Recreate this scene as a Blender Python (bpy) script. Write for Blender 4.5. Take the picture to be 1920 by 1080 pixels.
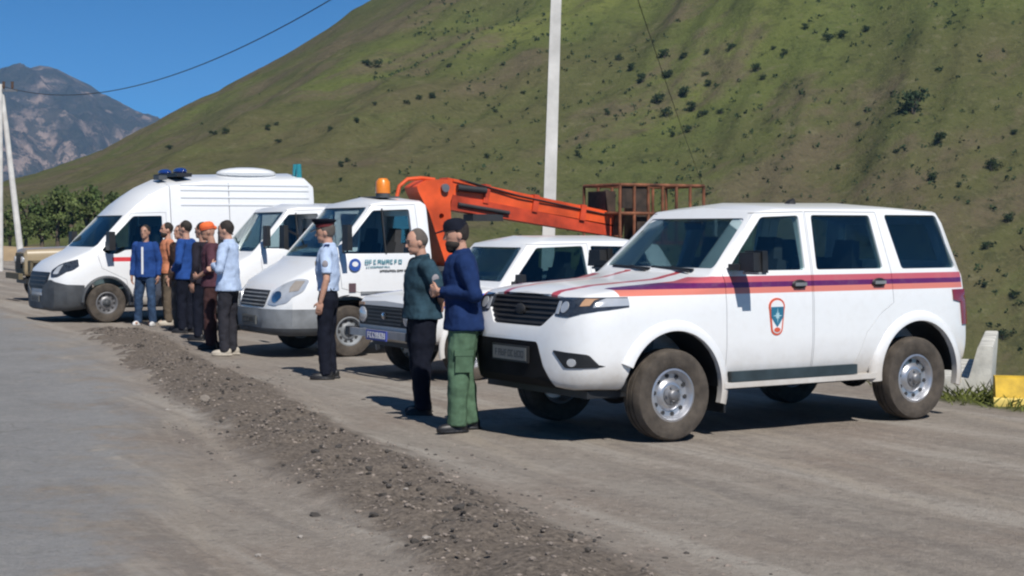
import bpy, bmesh, math, random
import numpy as np
from mathutils import Vector, Matrix, noise as mnoise

# ------------------------------------------------------------------ camera, sky, sun, exposure
for o in list(bpy.data.objects):
    bpy.data.objects.remove(o, do_unlink=True)
scene = bpy.context.scene
COL = scene.collection
R = math.radians
rnd = random.Random(7)

CAM_H, F_PX, HORIZON = 1.71, 3000.0, 430.0
cam_data = bpy.data.cameras.new("camera")
cam = bpy.data.objects.new("camera", cam_data)
COL.objects.link(cam)
cam_data.sensor_width = 36.0
cam_data.lens = 36.0 * F_PX / 1920.0
cam_data.clip_start = 0.1
cam_data.clip_end = 20000.0
PITCH = math.atan2(540.0 - HORIZON, F_PX)
cam.location = (0, 0, CAM_H)
cam.rotation_euler = (math.pi / 2 - PITCH, 0, 0)
scene.camera = cam

SUN_EL = 49.0
SUN_AZ = (0.36, -0.93)                      # horizontal direction towards the sun
_l = math.hypot(*SUN_AZ)
SUN_DIR = Vector((SUN_AZ[0] / _l * math.cos(R(SUN_EL)), SUN_AZ[1] / _l * math.cos(R(SUN_EL)), math.sin(R(SUN_EL))))
world = bpy.data.worlds.new("World")
scene.world = world
world.use_nodes = True
wn = world.node_tree
bg = wn.nodes["Background"]
sky = wn.nodes.new("ShaderNodeTexSky")
sky.sky_type = 'NISHITA'
sky.sun_disc = False
sky.sun_elevation = R(SUN_EL)
sky.sun_rotation = math.atan2(SUN_AZ[0], SUN_AZ[1])
sky.altitude = 4000.0
sky.air_density = 0.6
sky.dust_density = 0.0
sky.ozone_density = 10.0
tintn = wn.nodes.new("ShaderNodeMix")
tintn.data_type = 'RGBA'
tintn.blend_type = 'MULTIPLY'
tintn.inputs[0].default_value = 1.0
wn.links.new(sky.outputs[0], tintn.inputs[6])
tintn.inputs[7].default_value = (0.34, 1.02, 1.06, 1)
wn.links.new(tintn.outputs[2], bg.inputs[0])
bg.inputs[1].default_value = 0.092
sun_data = bpy.data.lights.new("sun", 'SUN')
sun_data.energy = 4.8
sun_data.angle = R(0.5)
sun_data.color = (1.0, 0.95, 0.88)
sun = bpy.data.objects.new("sun", sun_data)
COL.objects.link(sun)
sun.rotation_euler = SUN_DIR.to_track_quat('Z', 'Y').to_euler()
scene.view_settings.view_transform = 'Standard'
scene.view_settings.look = 'None'
scene.view_settings.exposure = 0.1
scene.view_settings.gamma = 1.0
scene.cycles.use_denoising = True
scene.cycles.max_bounces = 8
scene.cycles.transparent_max_bounces = 16
scene.cycles.filter_width = 2.2
scene.cycles.volume_bounces = 1

# ------------------------------------------------------------------ materials
def _nt(m):
    m.use_nodes = True
    nt = m.node_tree
    return nt, nt.nodes["Principled BSDF"]

def N(nt, t, **kw):
    n = nt.nodes.new(t)
    for k, v in kw.items():
        setattr(n, k, v)
    return n

def math_n(nt, op, a, b=None, c=None):
    n = N(nt, "ShaderNodeMath", operation=op)
    for i, v in enumerate((a, b, c)):
        if v is None:
            continue
        if isinstance(v, (int, float)):
            n.inputs[i].default_value = v
        else:
            nt.links.new(v, n.inputs[i])
    return n.outputs[0]

def mix_c(nt, fac, a, b):
    n = N(nt, "ShaderNodeMix", data_type='RGBA')
    for s, v in ((n.inputs[0], fac), (n.inputs[6], a), (n.inputs[7], b)):
        if isinstance(v, (int, float)):
            s.default_value = v
        elif isinstance(v, tuple):
            s.default_value = (*v[:3], 1)
        else:
            nt.links.new(v, s)
    return n.outputs[2]

def ramp(nt, fac, stops):
    n = N(nt, "ShaderNodeValToRGB")
    cr = n.color_ramp
    while len(cr.elements) < len(stops):
        cr.elements.new(0.5)
    for e, (p, c) in zip(cr.elements, stops):
        e.position = p
        e.color = (*c, 1) if len(c) == 3 else c
    nt.links.new(fac, n.inputs[0])
    return n.outputs[0]

def smooth(nt, v, a, b):
    n = N(nt, "ShaderNodeMapRange", interpolation_type='SMOOTHSTEP')
    nt.links.new(v, n.inputs[0])
    n.inputs[1].default_value = a
    n.inputs[2].default_value = b
    return n.outputs[0]

def noise(nt, co, scale, detail=4.0, rough=0.55, stretch=None, rot=0.0):
    if stretch or rot:
        mr = N(nt, "ShaderNodeMapping")                     # turn first, then stretch
        mr.inputs['Rotation'].default_value = (0, 0, rot)
        nt.links.new(co, mr.inputs[0])
        mp = N(nt, "ShaderNodeMapping")
        mp.inputs['Scale'].default_value = stretch or (1, 1, 1)
        nt.links.new(mr.outputs[0], mp.inputs[0])
        co = mp.outputs[0]
    n = N(nt, "ShaderNodeTexNoise")
    n.inputs['Scale'].default_value = scale
    n.inputs['Detail'].default_value = detail
    n.inputs['Roughness'].default_value = rough
    nt.links.new(co, n.inputs['Vector'])
    return n.outputs[0]

def bump(nt, b, h, strength, dist):
    n = N(nt, "ShaderNodeBump")
    n.inputs['Strength'].default_value = strength
    n.inputs['Distance'].default_value = dist
    nt.links.new(h, n.inputs['Height'])
    nt.links.new(n.outputs[0], b.inputs['Normal'])

_mats = {}
def mat(name, col, rough=0.6, metal=0.0, var=0.12, vscale=6.0, bmp=0.0, bscale=40.0, coat=0.0, spec=0.5, bdist=0.01):
    if name in _mats:
        return _mats[name]
    m = bpy.data.materials.new(name)
    nt, b = _nt(m)
    tc = N(nt, "ShaderNodeTexCoord").outputs['Object']
    if var:
        n1 = noise(nt, tc, vscale)
        lo = tuple(c * (1 - var * 1.6) for c in col)
        hi = tuple(min(1, c * (1 + var * 1.2)) for c in col)
        nt.links.new(ramp(nt, n1, [(0.3, lo), (0.7, hi)]), b.inputs['Base Color'])
    else:
        b.inputs['Base Color'].default_value = (*col, 1)
    b.inputs['Roughness'].default_value = rough
    b.inputs['Metallic'].default_value = metal
    b.inputs['Coat Weight'].default_value = coat
    b.inputs['Specular IOR Level'].default_value = spec
    if bmp:
        bump(nt, b, noise(nt, tc, bscale, 3), bmp, bdist)
    _mats[name] = m
    return m

def mat_glass(name, tint, refl=0.09):
    """thin tinted pane: lets light through, mirrors the surroundings"""
    m = bpy.data.materials.new(name)
    m.use_nodes = True
    nt = m.node_tree
    nt.nodes.remove(nt.nodes["Principled BSDF"])
    out = nt.nodes["Material Output"]
    tr = N(nt, "ShaderNodeBsdfTransparent")
    tr.inputs[0].default_value = (*tint, 1)
    gl = N(nt, "ShaderNodeBsdfGlossy")
    gl.inputs['Roughness'].default_value = 0.03
    lw = N(nt, "ShaderNodeLayerWeight")
    lw.inputs[0].default_value = 0.25
    fac = math_n(nt, 'ADD', math_n(nt, 'MULTIPLY', lw.outputs['Fresnel'], 0.7), refl * 0.5)
    mx = N(nt, "ShaderNodeMixShader")
    nt.links.new(fac, mx.inputs[0])
    nt.links.new(tr.outputs[0], mx.inputs[1])
    nt.links.new(gl.outputs[0], mx.inputs[2])
    nt.links.new(mx.outputs[0], out.inputs[0])
    return m

# ------------------------------------------------------------------ mesh helpers
def me_new(verts, faces, name="m"):
    me = bpy.data.meshes.new(name)
    me.from_pydata([tuple(map(float, v)) for v in verts], [], [tuple(f) for f in faces])
    bm = bmesh.new()
    bm.from_mesh(me)
    bmesh.ops.recalc_face_normals(bm, faces=bm.faces)
    bm.to_mesh(me)
    bm.free()
    return me

def tag(o, label=None, cat=None, group=None, kind=None):
    if label: o["label"] = label
    if cat: o["category"] = cat
    if group: o["group"] = group
    if kind: o["kind"] = kind
    return o

def empty(name, loc=(0, 0, 0), rz=0.0, parent=None):
    o = bpy.data.objects.new(name, None)
    o.empty_display_size = 0.2
    COL.objects.link(o)
    o.location = loc
    o.rotation_euler = (0, 0, rz)
    o.parent = parent
    return o

def mk(name, me, mats, parent=None, angle=35.0, loc=None, rot=None):
    o = bpy.data.objects.new(name, me)
    me.name = name
    if not isinstance(mats, (list, tuple)):
        mats = [mats]
    mi = [p.material_index for p in me.polygons] if len(mats) > 1 else None
    me.materials.clear()
    for m in mats:
        me.materials.append(m)
    if mi:
        me.polygons.foreach_set("material_index", mi)
    if angle:
        me.polygons.foreach_set("use_smooth", [True] * len(me.polygons))
        if angle < 180:
            me.set_sharp_from_angle(angle=R(angle))
    COL.objects.link(o)
    o.parent = parent
    if loc is not None: o.location = loc
    if rot is not None: o.rotation_euler = rot
    return o

def copy_tree(o, parent=None):
    c = o.copy()
    COL.objects.link(c)
    c.parent = parent
    for ch in list(o.children):
        copy_tree(ch, c)
    return c

class MB:
    """collects shapes that belong to one mesh"""
    def __init__(s):
        s.v, s.f, s.mi = [], [], []
    def add(s, verts, faces, mi=0):
        b = len(s.v)
        s.v += [tuple(map(float, v)) for v in verts]
        s.f += [tuple(i + b for i in f) for f in faces]
        s.mi += [mi] * len(faces)
        return s
    def box(s, c, d, rot=None, mi=0, taper=1.0):
        x, y, z = (k / 2 for k in d)
        vs = []
        for sz in (-1, 1):
            t = taper if sz > 0 else 1.0
            for sx, sy in ((-1, -1), (1, -1), (1, 1), (-1, 1)):
                p = Vector((sx * x * t, sy * y * t, sz * z))
                if rot is not None:
                    p = rot @ p
                vs.append(p + Vector(c))
        return s.add(vs, [(3, 2, 1, 0), (4, 5, 6, 7), (0, 1, 5, 4), (1, 2, 6, 5), (2, 3, 7, 6), (3, 0, 4, 7)], mi)
    def beam(s, a, b, w, h, mi=0, w2=None, h2=None, up=(0, 0, 1)):
        a, b = Vector(a), Vector(b)
        d = (b - a).normalized()
        sx = d.cross(Vector(up))
        if sx.length < 1e-4: sx = d.cross(Vector((1, 0, 0)))
        sx.normalize()
        u = sx.cross(d)
        w2 = w if w2 is None else w2
        h2 = h if h2 is None else h2
        vs = [a + sx * i * w / 2 + u * j * h / 2 for i, j in ((-1, -1), (1, -1), (1, 1), (-1, 1))]
        vs += [b + sx * i * w2 / 2 + u * j * h2 / 2 for i, j in ((-1, -1), (1, -1), (1, 1), (-1, 1))]
        return s.add(vs, [(3, 2, 1, 0), (4, 5, 6, 7), (0, 1, 5, 4), (1, 2, 6, 5), (2, 3, 7, 6), (3, 0, 4, 7)], mi)
    def tube(s, pts, r, n=8, mi=0, cap=True):
        pts = [Vector(p) for p in pts]
        rs = r if isinstance(r, (list, tuple)) else [r] * len(pts)
        vs, fs = [], []
        ref = None
        for i, p in enumerate(pts):
            d = (pts[min(i + 1, len(pts) - 1)] - pts[max(i - 1, 0)]).normalized()
            if ref is None:
                ref = d.orthogonal().normalized()
            ref = (ref - d * ref.dot(d)).normalized()
            q = d.cross(ref)
            for k in range(n):
                a = 2 * math.pi * k / n
                vs.append(p + (ref * math.cos(a) + q * math.sin(a)) * rs[i])
        for i in range(len(pts) - 1):
            for k in range(n):
                k2 = (k + 1) % n
                fs.append((i * n + k, i * n + k2, (i + 1) * n + k2, (i + 1) * n + k))
        if cap:
            fs.append(tuple(range(n))[::-1])
            fs.append(tuple((len(pts) - 1) * n + k for k in range(n)))
        return s.add(vs, fs, mi)
    def ell(s, c, r, seg=14, rings=8, rot=None, mi=0):
        vs, fs = [], []
        c = Vector(c)
        for i in range(1, rings):
            th = math.pi * i / rings
            for k in range(seg):
                a = 2 * math.pi * k / seg
                p = Vector((r[0] * math.sin(th) * math.cos(a), r[1] * math.sin(th) * math.sin(a), r[2] * math.cos(th)))
                vs.append((rot @ p if rot else p) + c)
        t = Vector((0, 0, r[2]))
        vs.append((rot @ t if rot else t) + c)
        vs.append((rot @ -t if rot else -t) + c)
        for i in range(rings - 2):
            for k in range(seg):
                k2 = (k + 1) % seg
                fs.append((i * seg + k, (i + 1) * seg + k, (i + 1) * seg + k2, i * seg + k2))
        n = (rings - 1) * seg
        for k in range(seg):
            k2 = (k + 1) % seg
            fs.append((n, k, k2))
            fs.append((n + 1, (rings - 2) * seg + k2, (rings - 2) * seg + k))
        return s.add(vs, fs, mi)
    def lathe_y(s, prof, seg=36, mi=0, c=(0, 0, 0), closed=True):
        """profile of (radius, y) turned round the y axis"""
        vs, fs = [], []
        n = len(prof)
        for k in range(seg):
            a = 2 * math.pi * k / seg
            for r, y in prof:
                vs.append((c[0] + r * math.cos(a), c[1] + y, c[2] + r * math.sin(a)))
        for k in range(seg):
            k2 = (k + 1) % seg
            for i in range(n if closed else n - 1):
                i2 = (i + 1) % n
                fs.append((k * n + i, k * n + i2, k2 * n + i2, k2 * n + i))
        return s.add(vs, fs, mi)
    def disc_y(s, c, r, y2, seg=10, mi=0):
        vs, fs = [], []
        for yy in (0, y2):
            for k in range(seg):
                a = 2 * math.pi * k / seg
                vs.append((c[0] + r * math.cos(a), c[1] + yy, c[2] + r * math.sin(a)))
        fs.append(tuple(range(seg)))
        fs.append(tuple(range(seg, 2 * seg))[::-1])
        for k in range(seg):
            k2 = (k + 1) % seg
            fs.append((k, seg + k, seg + k2, k2))
        return s.add(vs, fs, mi)
    def mesh(s):
        me = bpy.data.meshes.new("m")
        me.from_pydata(s.v, [], s.f)
        me.polygons.foreach_set("material_index", s.mi)
        bm = bmesh.new()
        bm.from_mesh(me)
        bmesh.ops.recalc_face_normals(bm, faces=bm.faces)
        bm.to_mesh(me)
        bm.free()
        return me
    def build(s, name, mats, parent=None, angle=35.0, **kw):
        return mk(name, s.mesh(), mats, parent, angle, **kw)

def evaluate(me, setup):
    o = bpy.data.objects.new("tmp", me)
    COL.objects.link(o)
    extra = setup(o) or []
    dg = bpy.context.evaluated_depsgraph_get()
    dg.update()
    res = bpy.data.meshes.new_from_object(o.evaluated_get(dg), depsgraph=dg)
    bpy.data.objects.remove(o)
    for e in extra:
        bpy.data.objects.remove(e)
    return res

def boolean(a, cutters, op):
    if not isinstance(cutters, (list, tuple)):
        cutters = [cutters]
    cutters = [c for c in cutters if len(c.polygons)]
    def run(solver):
        def setup(o):
            ex = []
            for c in cutters:
                co = bpy.data.objects.new("tmpc", c)
                COL.objects.link(co)
                co.hide_render = True
                md = o.modifiers.new("b", 'BOOLEAN')
                md.operation = op
                md.solver = solver
                md.object = co
                ex.append(co)
            return ex
        return evaluate(a, setup)
    r = run('MANIFOLD')
    if not len(r.polygons):
        r = run('EXACT')
    return r

def prism(poly, axis, a, b):
    """2-D outline extruded along an axis: 'y' takes (x,z), 'x' takes (y,z), 'z' takes (x,y)"""
    def p3(p, t):
        return {'y': (p[0], t, p[1]), 'x': (t, p[0], p[1]), 'z': (p[0], p[1], t)}[axis]
    n = len(poly)
    v = [p3(p, a) for p in poly] + [p3(p, b) for p in poly]
    f = [tuple(range(n)), tuple(range(n, 2 * n))[::-1]] + [(i, n + i, n + (i + 1) % n, (i + 1) % n) for i in range(n)]
    return me_new(v, f)

def inset(poly, d):
    """move every side of a convex-ish outline inwards by d"""
    n = len(poly)
    area = sum(poly[i][0] * poly[(i + 1) % n][1] - poly[(i + 1) % n][0] * poly[i][1] for i in range(n))
    sg = 1 if area > 0 else -1
    out = []
    for i in range(n):
        p0, p1, p2 = poly[i - 1], poly[i], poly[(i + 1) % n]
        d1 = Vector((p1[0] - p0[0], p1[1] - p0[1])).normalized()
        d2 = Vector((p2[0] - p1[0], p2[1] - p1[1])).normalized()
        n1, n2 = Vector((-d1.y, d1.x)) * sg, Vector((-d2.y, d2.x)) * sg
        k = n1 + n2
        k = k / max(0.3, k.dot(n1))
        out.append((p1[0] + k.x * d, p1[1] + k.y * d))
    return out

def rounded(poly, r, seg=3):
    """round the corners of an outline"""
    n = len(poly)
    out = []
    for i in range(n):
        p0, p1, p2 = (Vector(poly[i - 1]), Vector(poly[i]), Vector(poly[(i + 1) % n]))
        a = p1 + (p0 - p1).normalized() * min(r, (p0 - p1).length * 0.45)
        b = p1 + (p2 - p1).normalized() * min(r, (p2 - p1).length * 0.45)
        for k in range(seg + 1):
            t = k / seg
            q = a * (1 - t) ** 2 + p1 * 2 * t * (1 - t) + b * t * t
            out.append((q.x, q.y))
    return out

def circle(cx, cz, r, n=28):
    return [(cx + r * math.cos(2 * math.pi * k / n), cz + r * math.sin(2 * math.pi * k / n)) for k in range(n)]

def interp(keys, x):
    xs = [k[0] for k in keys]
    if x >= xs[0]: return keys[0][1]
    if x <= xs[-1]: return keys[-1][1]
    for (x0, a), (x1, b) in zip(keys, keys[1:]):
        if x1 <= x <= x0:
            t = (x - x0) / (x1 - x0)
            return [(p[0] + (q[0] - p[0]) * t, p[1] + (q[1] - p[1]) * t) for p, q in zip(a, b)]

def loft(keys, rad=0.05, step=0.12):
    """closed hull from cross-sections: keys run from front to rear, each [x, half outline of (y,z)]"""
    xs = []
    for (x0, _), (x1, _) in zip(keys, keys[1:]):
        k = max(1, int(round((x0 - x1) / step)))
        xs += [x0 + (x1 - x0) * i / k for i in range(k)]
    xs.append(keys[-1][0])
    rings = []
    for x in xs:
        h = interp(keys, x)
        pts = [h[0]]
        for i in range(1, len(h) - 1):
            p0, p1, p2 = Vector(h[i - 1]), Vector(h[i]), Vector(h[i + 1])
            l0, l2 = (p0 - p1).length, (p2 - p1).length
            a = p1 + (p0 - p1) * (min(rad, 0.4 * l0) / max(l0, 1e-6))
            b = p1 + (p2 - p1) * (min(rad, 0.4 * l2) / max(l2, 1e-6))
            m = a * 0.25 + p1 * 0.5 + b * 0.25
            pts += [tuple(a), tuple(m), tuple(b)]
        pts.append(h[-1])
        ring = [(x, y, z) for y, z in pts] + [(x, -y, z) for y, z in pts[-2:0:-1]]
        rings.append(ring)
    n = len(rings[0])
    v = [p for r in rings for p in r]
    f = []
    for i in range(len(rings) - 1):
        for k in range(n):
            k2 = (k + 1) % n
            f.append((i * n + k, i * n + k2, (i + 1) * n + k2, (i + 1) * n + k))
    f.append(tuple(range(n)))
    f.append(tuple((len(rings) - 1) * n + k for k in range(n))[::-1])
    return me_new(v, f)

class Hull:
    """a lofted vehicle skin; panels are slices of it, so that they follow its curves"""
    def __init__(s, keys, rad=0.05, step=0.12):
        s.base = loft(keys, rad, step)
        s.cache = {0.0: s.base}
    def off(s, d):
        if d not in s.cache:
            me = s.base.copy()
            nn = np.zeros(len(me.vertices) * 3)
            me.vertex_normals.foreach_get("vector", nn)
            co = np.zeros(len(me.vertices) * 3)
            me.vertices.foreach_get("co", co)
            me.vertices.foreach_set("co", co + nn * d)
            me.update()
            s.cache[d] = me
        return s.cache[d]
    def panel(s, cutter, out=0.006, inn=-0.02, also=()):
        a = boolean(s.off(out), cutter, 'INTERSECT')
        return boolean(a, [s.off(inn), *also], 'DIFFERENCE')

def mirror_poly(p):
    return [(-a, b) for a, b in p]

# ------------------------------------------------------------------ terrain helpers
def vnoise(x, y, seed=0):
    xi, yi = np.floor(x).astype(np.int64), np.floor(y).astype(np.int64)
    xf, yf = x - xi, y - yi
    def h(i, j):
        n = (i * 374761393 + j * 668265263 + seed * 1442695041) & 0x7fffffff
        n = ((n ^ (n >> 13)) * 1274126177) & 0x7fffffff
        n = (n ^ (n >> 16)) & 0xffff
        return n / 65535.0
    u, v = xf * xf * (3 - 2 * xf), yf * yf * (3 - 2 * yf)
    return (h(xi, yi) * (1 - u) + h(xi + 1, yi) * u) * (1 - v) + (h(xi, yi + 1) * (1 - u) + h(xi + 1, yi + 1) * u) * v

def fbm(x, y, oct=5, seed=0, gain=0.5, ridged=False):
    s, a, t = 0.0, 1.0, 0.0
    for k in range(oct):
        n = vnoise(x * 2 ** k + 17.3 * k, y * 2 ** k - 9.1 * k, seed + k)
        if ridged:
            n = 1 - np.abs(2 * n - 1)
        s = s + n * a
        t += a
        a *= gain
    return s / t

def sstep(a, b, v):
    t = np.clip((v - a) / (b - a), 0, 1)
    return t * t * (3 - 2 * t)

def poly_dist(px, py, pts, closed=False):
    best = np.full(px.shape, 1e9)
    n = len(pts)
    for i in range(n if closed else n - 1):
        (ax, ay), (bx, by) = pts[i], pts[(i + 1) % n]
        dx, dy = bx - ax, by - ay
        t = np.clip(((px - ax) * dx + (py - ay) * dy) / (dx * dx + dy * dy), 0, 1)
        best = np.minimum(best, np.hypot(px - ax - t * dx, py - ay - t * dy))
    return best

def inside(px, py, pts):
    c = np.zeros(px.shape, bool)
    n = len(pts)
    for i in range(n):
        (ax, ay), (bx, by) = pts[i], pts[(i + 1) % n]
        if ay == by:
            continue
        cond = ((ay > py) != (by > py)) & (px < (bx - ax) * (py - ay) / (by - ay) + ax)
        c ^= cond
    return c

LOT = [(-90, -40), (40, -40), (40, 0), (9, 10.8), (5.7, 13.9), (4.7, 16.3), (4.3, 24.5), (-2.2, 34), (-8, 46), (-13, 62), (-17, 96), (-90, 96)]
LOT_EDGE = LOT[2:11]
WINDROW = [(1.9, 3.0), (0.9, 5.6), (-.15, 8.7), (-1.15, 11.4), (-2.19, 14.3), (-3.1, 16.8), (-4.2, 19.6), (-5.5, 23.4), (-6.6, 26.4)]

def windrow_at(x, y):
    d = poly_dist(x, y, WINDROW)
    w = 0.74 + 0.45 * (fbm(x * 0.9, y * 0.5, 3, 5) - 0.5)
    return 1 - sstep(w * 0.25, w * 1.15, d)

def ground_z(x, y):
    x, y = np.asarray(x, float), np.asarray(y, float)
    near = 1 - sstep(40, 70, y)
    z = (fbm(x * 0.35, y * 0.35, 3, 1) - 0.5) * 0.05 * near
    z = z + (fbm(x * 2.2, y * 2.2, 3, 2) - 0.5) * 0.018 * near
    wr = windrow_at(x, y)
    z = z + wr * (0.06 + 0.20 * (fbm(x * 4.2, y * 4.2, 5, 3, 0.65) - 0.42))
    # wheel ruts that run past the parked row
    for k, off in enumerate((0.0, 1.45)):
        c = (x + y) - 12.2 - off * 1.3 + 0.5 * np.sin(y * 0.35 + k)
        z = z - 0.018 * np.exp(-(c / 0.16) ** 2) * near
    d = poly_dist(x, y, LOT_EDGE)
    out = ~inside(x, y, LOT)
    z = z - np.where(out, np.minimum(d * 0.42, 30), 0) * 1.0
    return z

def gz(x, y):
    return float(ground_z(np.array([x]), np.array([y]))[0])

def grid_mesh(X, Y, Z):
    ny, nx = X.shape
    v = np.stack([X, Y, Z], -1).reshape(-1, 3)
    i = np.arange(ny * nx).reshape(ny, nx)
    f = np.stack([i[:-1, :-1], i[:-1, 1:], i[1:, 1:], i[1:, :-1]], -1).reshape(-1, 4)
    me = bpy.data.meshes.new("grid")
    me.vertices.add(len(v))
    me.vertices.foreach_set("co", v.ravel())
    me.loops.add(f.size)
    me.loops.foreach_set("vertex_index", f.ravel())
    me.polygons.add(len(f))
    me.polygons.foreach_set("loop_start", np.arange(len(f)) * 4)
    me.polygons.foreach_set("loop_total", np.full(len(f), 4))
    me.update(calc_edges=True)
    me.validate()
    return me

def add_attr(me, name, vals):
    a = me.attributes.new(name, 'FLOAT', 'POINT')
    a.data.foreach_set("value", np.asarray(vals, np.float32).ravel())

def graded(a, b, s0, g):
    out, s = [a], s0
    while out[-1] < b:
        out.append(out[-1] + s)
        s *= g
    return out

# ------------------------------------------------------------------ ground (dirt lot)
xs = sorted(set([-v for v in graded(9, 95, 0.3, 1.12)] + list(np.arange(-9, 7.01, 0.075)) + graded(7, 45, 0.2, 1.15)))
ys = sorted(set([-v for v in graded(0, 40, 1.0, 1.2)] + list(np.arange(0, 4, 0.25)) + graded(4, 100, 0.07, 1.011)))
X, Y = np.meshgrid(np.array(xs), np.array(ys))
Z = ground_z(X, Y)
me = grid_mesh(X, Y, Z)
add_attr(me, "windrow", windrow_at(X, Y))
dist = poly_dist(X, Y, LOT_EDGE)
add_attr(me, "verge", np.where(inside(X, Y, LOT), 1 - sstep(0.0, 1.1, dist), 1.0))

def dirt_colour(nt, tc):
    """dry grey-brown dirt with streaks of pale dust along the wheel tracks"""
    n_big = noise(nt, tc, 0.55, 5)
    n_mid = noise(nt, tc, 3.2, 6, 0.65)
    n_lump = noise(nt, tc, 9.0, 5, 0.7)
    n_fine = noise(nt, tc, 26.0, 5, 0.7)
    n_grit = noise(nt, tc, 80.0, 3, 0.7)
    trk = noise(nt, tc, 1.0, 5, 0.6, stretch=(0.10, 1.9, 1), rot=R(62))
    trk2 = noise(nt, tc, 1.0, 4, 0.6, stretch=(0.12, 2.2, 1), rot=R(72))
    trk3 = noise(nt, tc, 1.0, 4, 0.6, stretch=(0.25, 7.0, 1), rot=R(60))
    f = lambda v, a, b, k: math_n(nt, 'MULTIPLY', smooth(nt, v, a, b), k)
    c = ramp(nt, n_big, [(0.32, (0.245, 0.205, 0.172)), (0.55, (0.275, 0.245, 0.212)), (0.75, (0.30, 0.275, 0.242))])
    c = mix_c(nt, f(trk, 0.50, 0.66, 0.75), c, (0.375, 0.345, 0.305))
    c = mix_c(nt, f(trk, 0.48, 0.34, 0.6), c, (0.185, 0.165, 0.148))
    c = mix_c(nt, f(trk2, 0.54, 0.68, 0.55), c, (0.36, 0.315, 0.26))
    c = mix_c(nt, f(trk3, 0.55, 0.68, 0.45), c, (0.18, 0.16, 0.145))
    c = mix_c(nt, f(n_mid, 0.54, 0.70, 0.5), c, (0.18, 0.158, 0.14))
    c = mix_c(nt, f(n_mid, 0.46, 0.34, 0.35), c, (0.34, 0.30, 0.26))
    c = mix_c(nt, f(n_lump, 0.53, 0.66, 0.5), c, (0.165, 0.145, 0.13))
    c = mix_c(nt, f(n_lump, 0.46, 0.34, 0.4), c, (0.385, 0.35, 0.31))
    c = mix_c(nt, f(n_fine, 0.54, 0.68, 0.4), c, (0.15, 0.132, 0.118))
    c = mix_c(nt, f(n_fine, 0.45, 0.33, 0.3), c, (0.42, 0.385, 0.345))
    c = mix_c(nt, f(n_grit, 0.6, 0.78, 0.5), c, (0.12, 0.108, 0.1))
    c = mix_c(nt, f(n_grit, 0.4, 0.25, 0.35), c, (0.42, 0.38, 0.34))
    return c, n_mid, n_fine, n_grit

m = bpy.data.materials.new("dirt")
nt, b = _nt(m)
tc = N(nt, "ShaderNodeTexCoord").outputs['Object']
c, n_mid, n_fine, n_grit = dirt_colour(nt, tc)
aw = N(nt, "ShaderNodeAttribute", attribute_name="windrow").outputs['Fac']
gr = ramp(nt, n_fine, [(0.28, (0.065, 0.056, 0.049)), (0.5, (0.155, 0.131, 0.111)), (0.72, (0.26, 0.22, 0.18))])
c = mix_c(nt, smooth(nt, math_n(nt, 'ADD', aw, math_n(nt, 'MULTIPLY', math_n(nt, 'SUBTRACT', n_mid, 0.5), 1.2)), 0.15, 0.75), c, gr)
av = N(nt, "ShaderNodeAttribute", attribute_name="verge").outputs['Fac']
c = mix_c(nt, smooth(nt, math_n(nt, 'ADD', av, math_n(nt, 'MULTIPLY', math_n(nt, 'SUBTRACT', n_mid, 0.5), 0.9)), 0.35, 0.75), c, (0.075, 0.085, 0.028))
nt.links.new(c, b.inputs['Base Color'])
b.inputs['Roughness'].default_value = 0.95
b.inputs['Specular IOR Level'].default_value = 0.15
hh = math_n(nt, 'ADD', math_n(nt, 'MULTIPLY', n_fine, 0.7), math_n(nt, 'MULTIPLY', n_grit, 0.3))
bump(nt, b, hh, 0.9, 0.035)
DIRT = m
tag(mk("ground", me, m, angle=180), "grey brown dirt lot with wheel ruts", kind="structure")

# ------------------------------------------------------------------ asphalt road
REDGE = [(0.6, 1.0), (-.45, 4.6), (-1.2, 7.9), (-1.85, 10.9), (-3.0, 15.5), (-5.2, 22.3), (-8.5, 30.2), (-14.5, 43), (-22, 60), (-36, 92)]
def along(pts, n):
    seg = [math.dist(a, b) for a, b in zip(pts, pts[1:])]
    tot = sum(seg)
    out = []
    for k in range(n):
        t = tot * (k / (n - 1)) ** 1.35
        i = 0
        while i < len(seg) - 1 and t > seg[i]:
            t -= seg[i]
            i += 1
        u = t / seg[i]
        a, bb = pts[i], pts[i + 1]
        out.append((a[0] + (bb[0] - a[0]) * u, a[1] + (bb[1] - a[1]) * u))
    return out
rp = along(REDGE, 420)
offs = list(np.arange(-0.35, 1.6, 0.08)) + list(np.arange(1.6, 7.5, 0.35))
RX, RY, RE = [], [], []
for i, p in enumerate(rp):
    q0, q1 = rp[max(0, i - 6)], rp[min(len(rp) - 1, i + 6)]
    t = Vector((q1[0] - q0[0], q1[1] - q0[1])).normalized()
    nl = Vector((-t.y, t.x))
    wob = 0.55 * (float(fbm(np.array([p[1] * 0.8]), np.array([3.0]), 4, 21)[0]) - 0.5) + 0.25 * (float(vnoise(np.array([p[1] * 3.1]), np.array([1.0]), 4)[0]) - 0.5)
    RX.append([p[0] + nl.x * (o + wob * max(0, 1 - o)) for o in offs])
    RY.append([p[1] + nl.y * (o + wob * max(0, 1 - o)) for o in offs])
    RE.append(offs)
RX, RY = np.array(RX), np.array(RY)
RO = np.array(RE)
me = grid_mesh(RX, RY, ground_z(RX, RY) - 0.03 + 0.062 * sstep(0.0, 0.7, RO) + 0.05 * sstep(20, 60, RY) * sstep(0.2, 0.9, RO))
add_attr(me, "edge", np.array(RE))
m = bpy.data.materials.new("worn_asphalt")
nt, b = _nt(m)
tc = N(nt, "ShaderNodeTexCoord").outputs['Object']
n1 = noise(nt, tc, 0.8, 5, 0.6)
n2 = noise(nt, tc, 4.0, 5, 0.65)
n3 = noise(nt, tc, 110.0, 3, 0.7)
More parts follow.
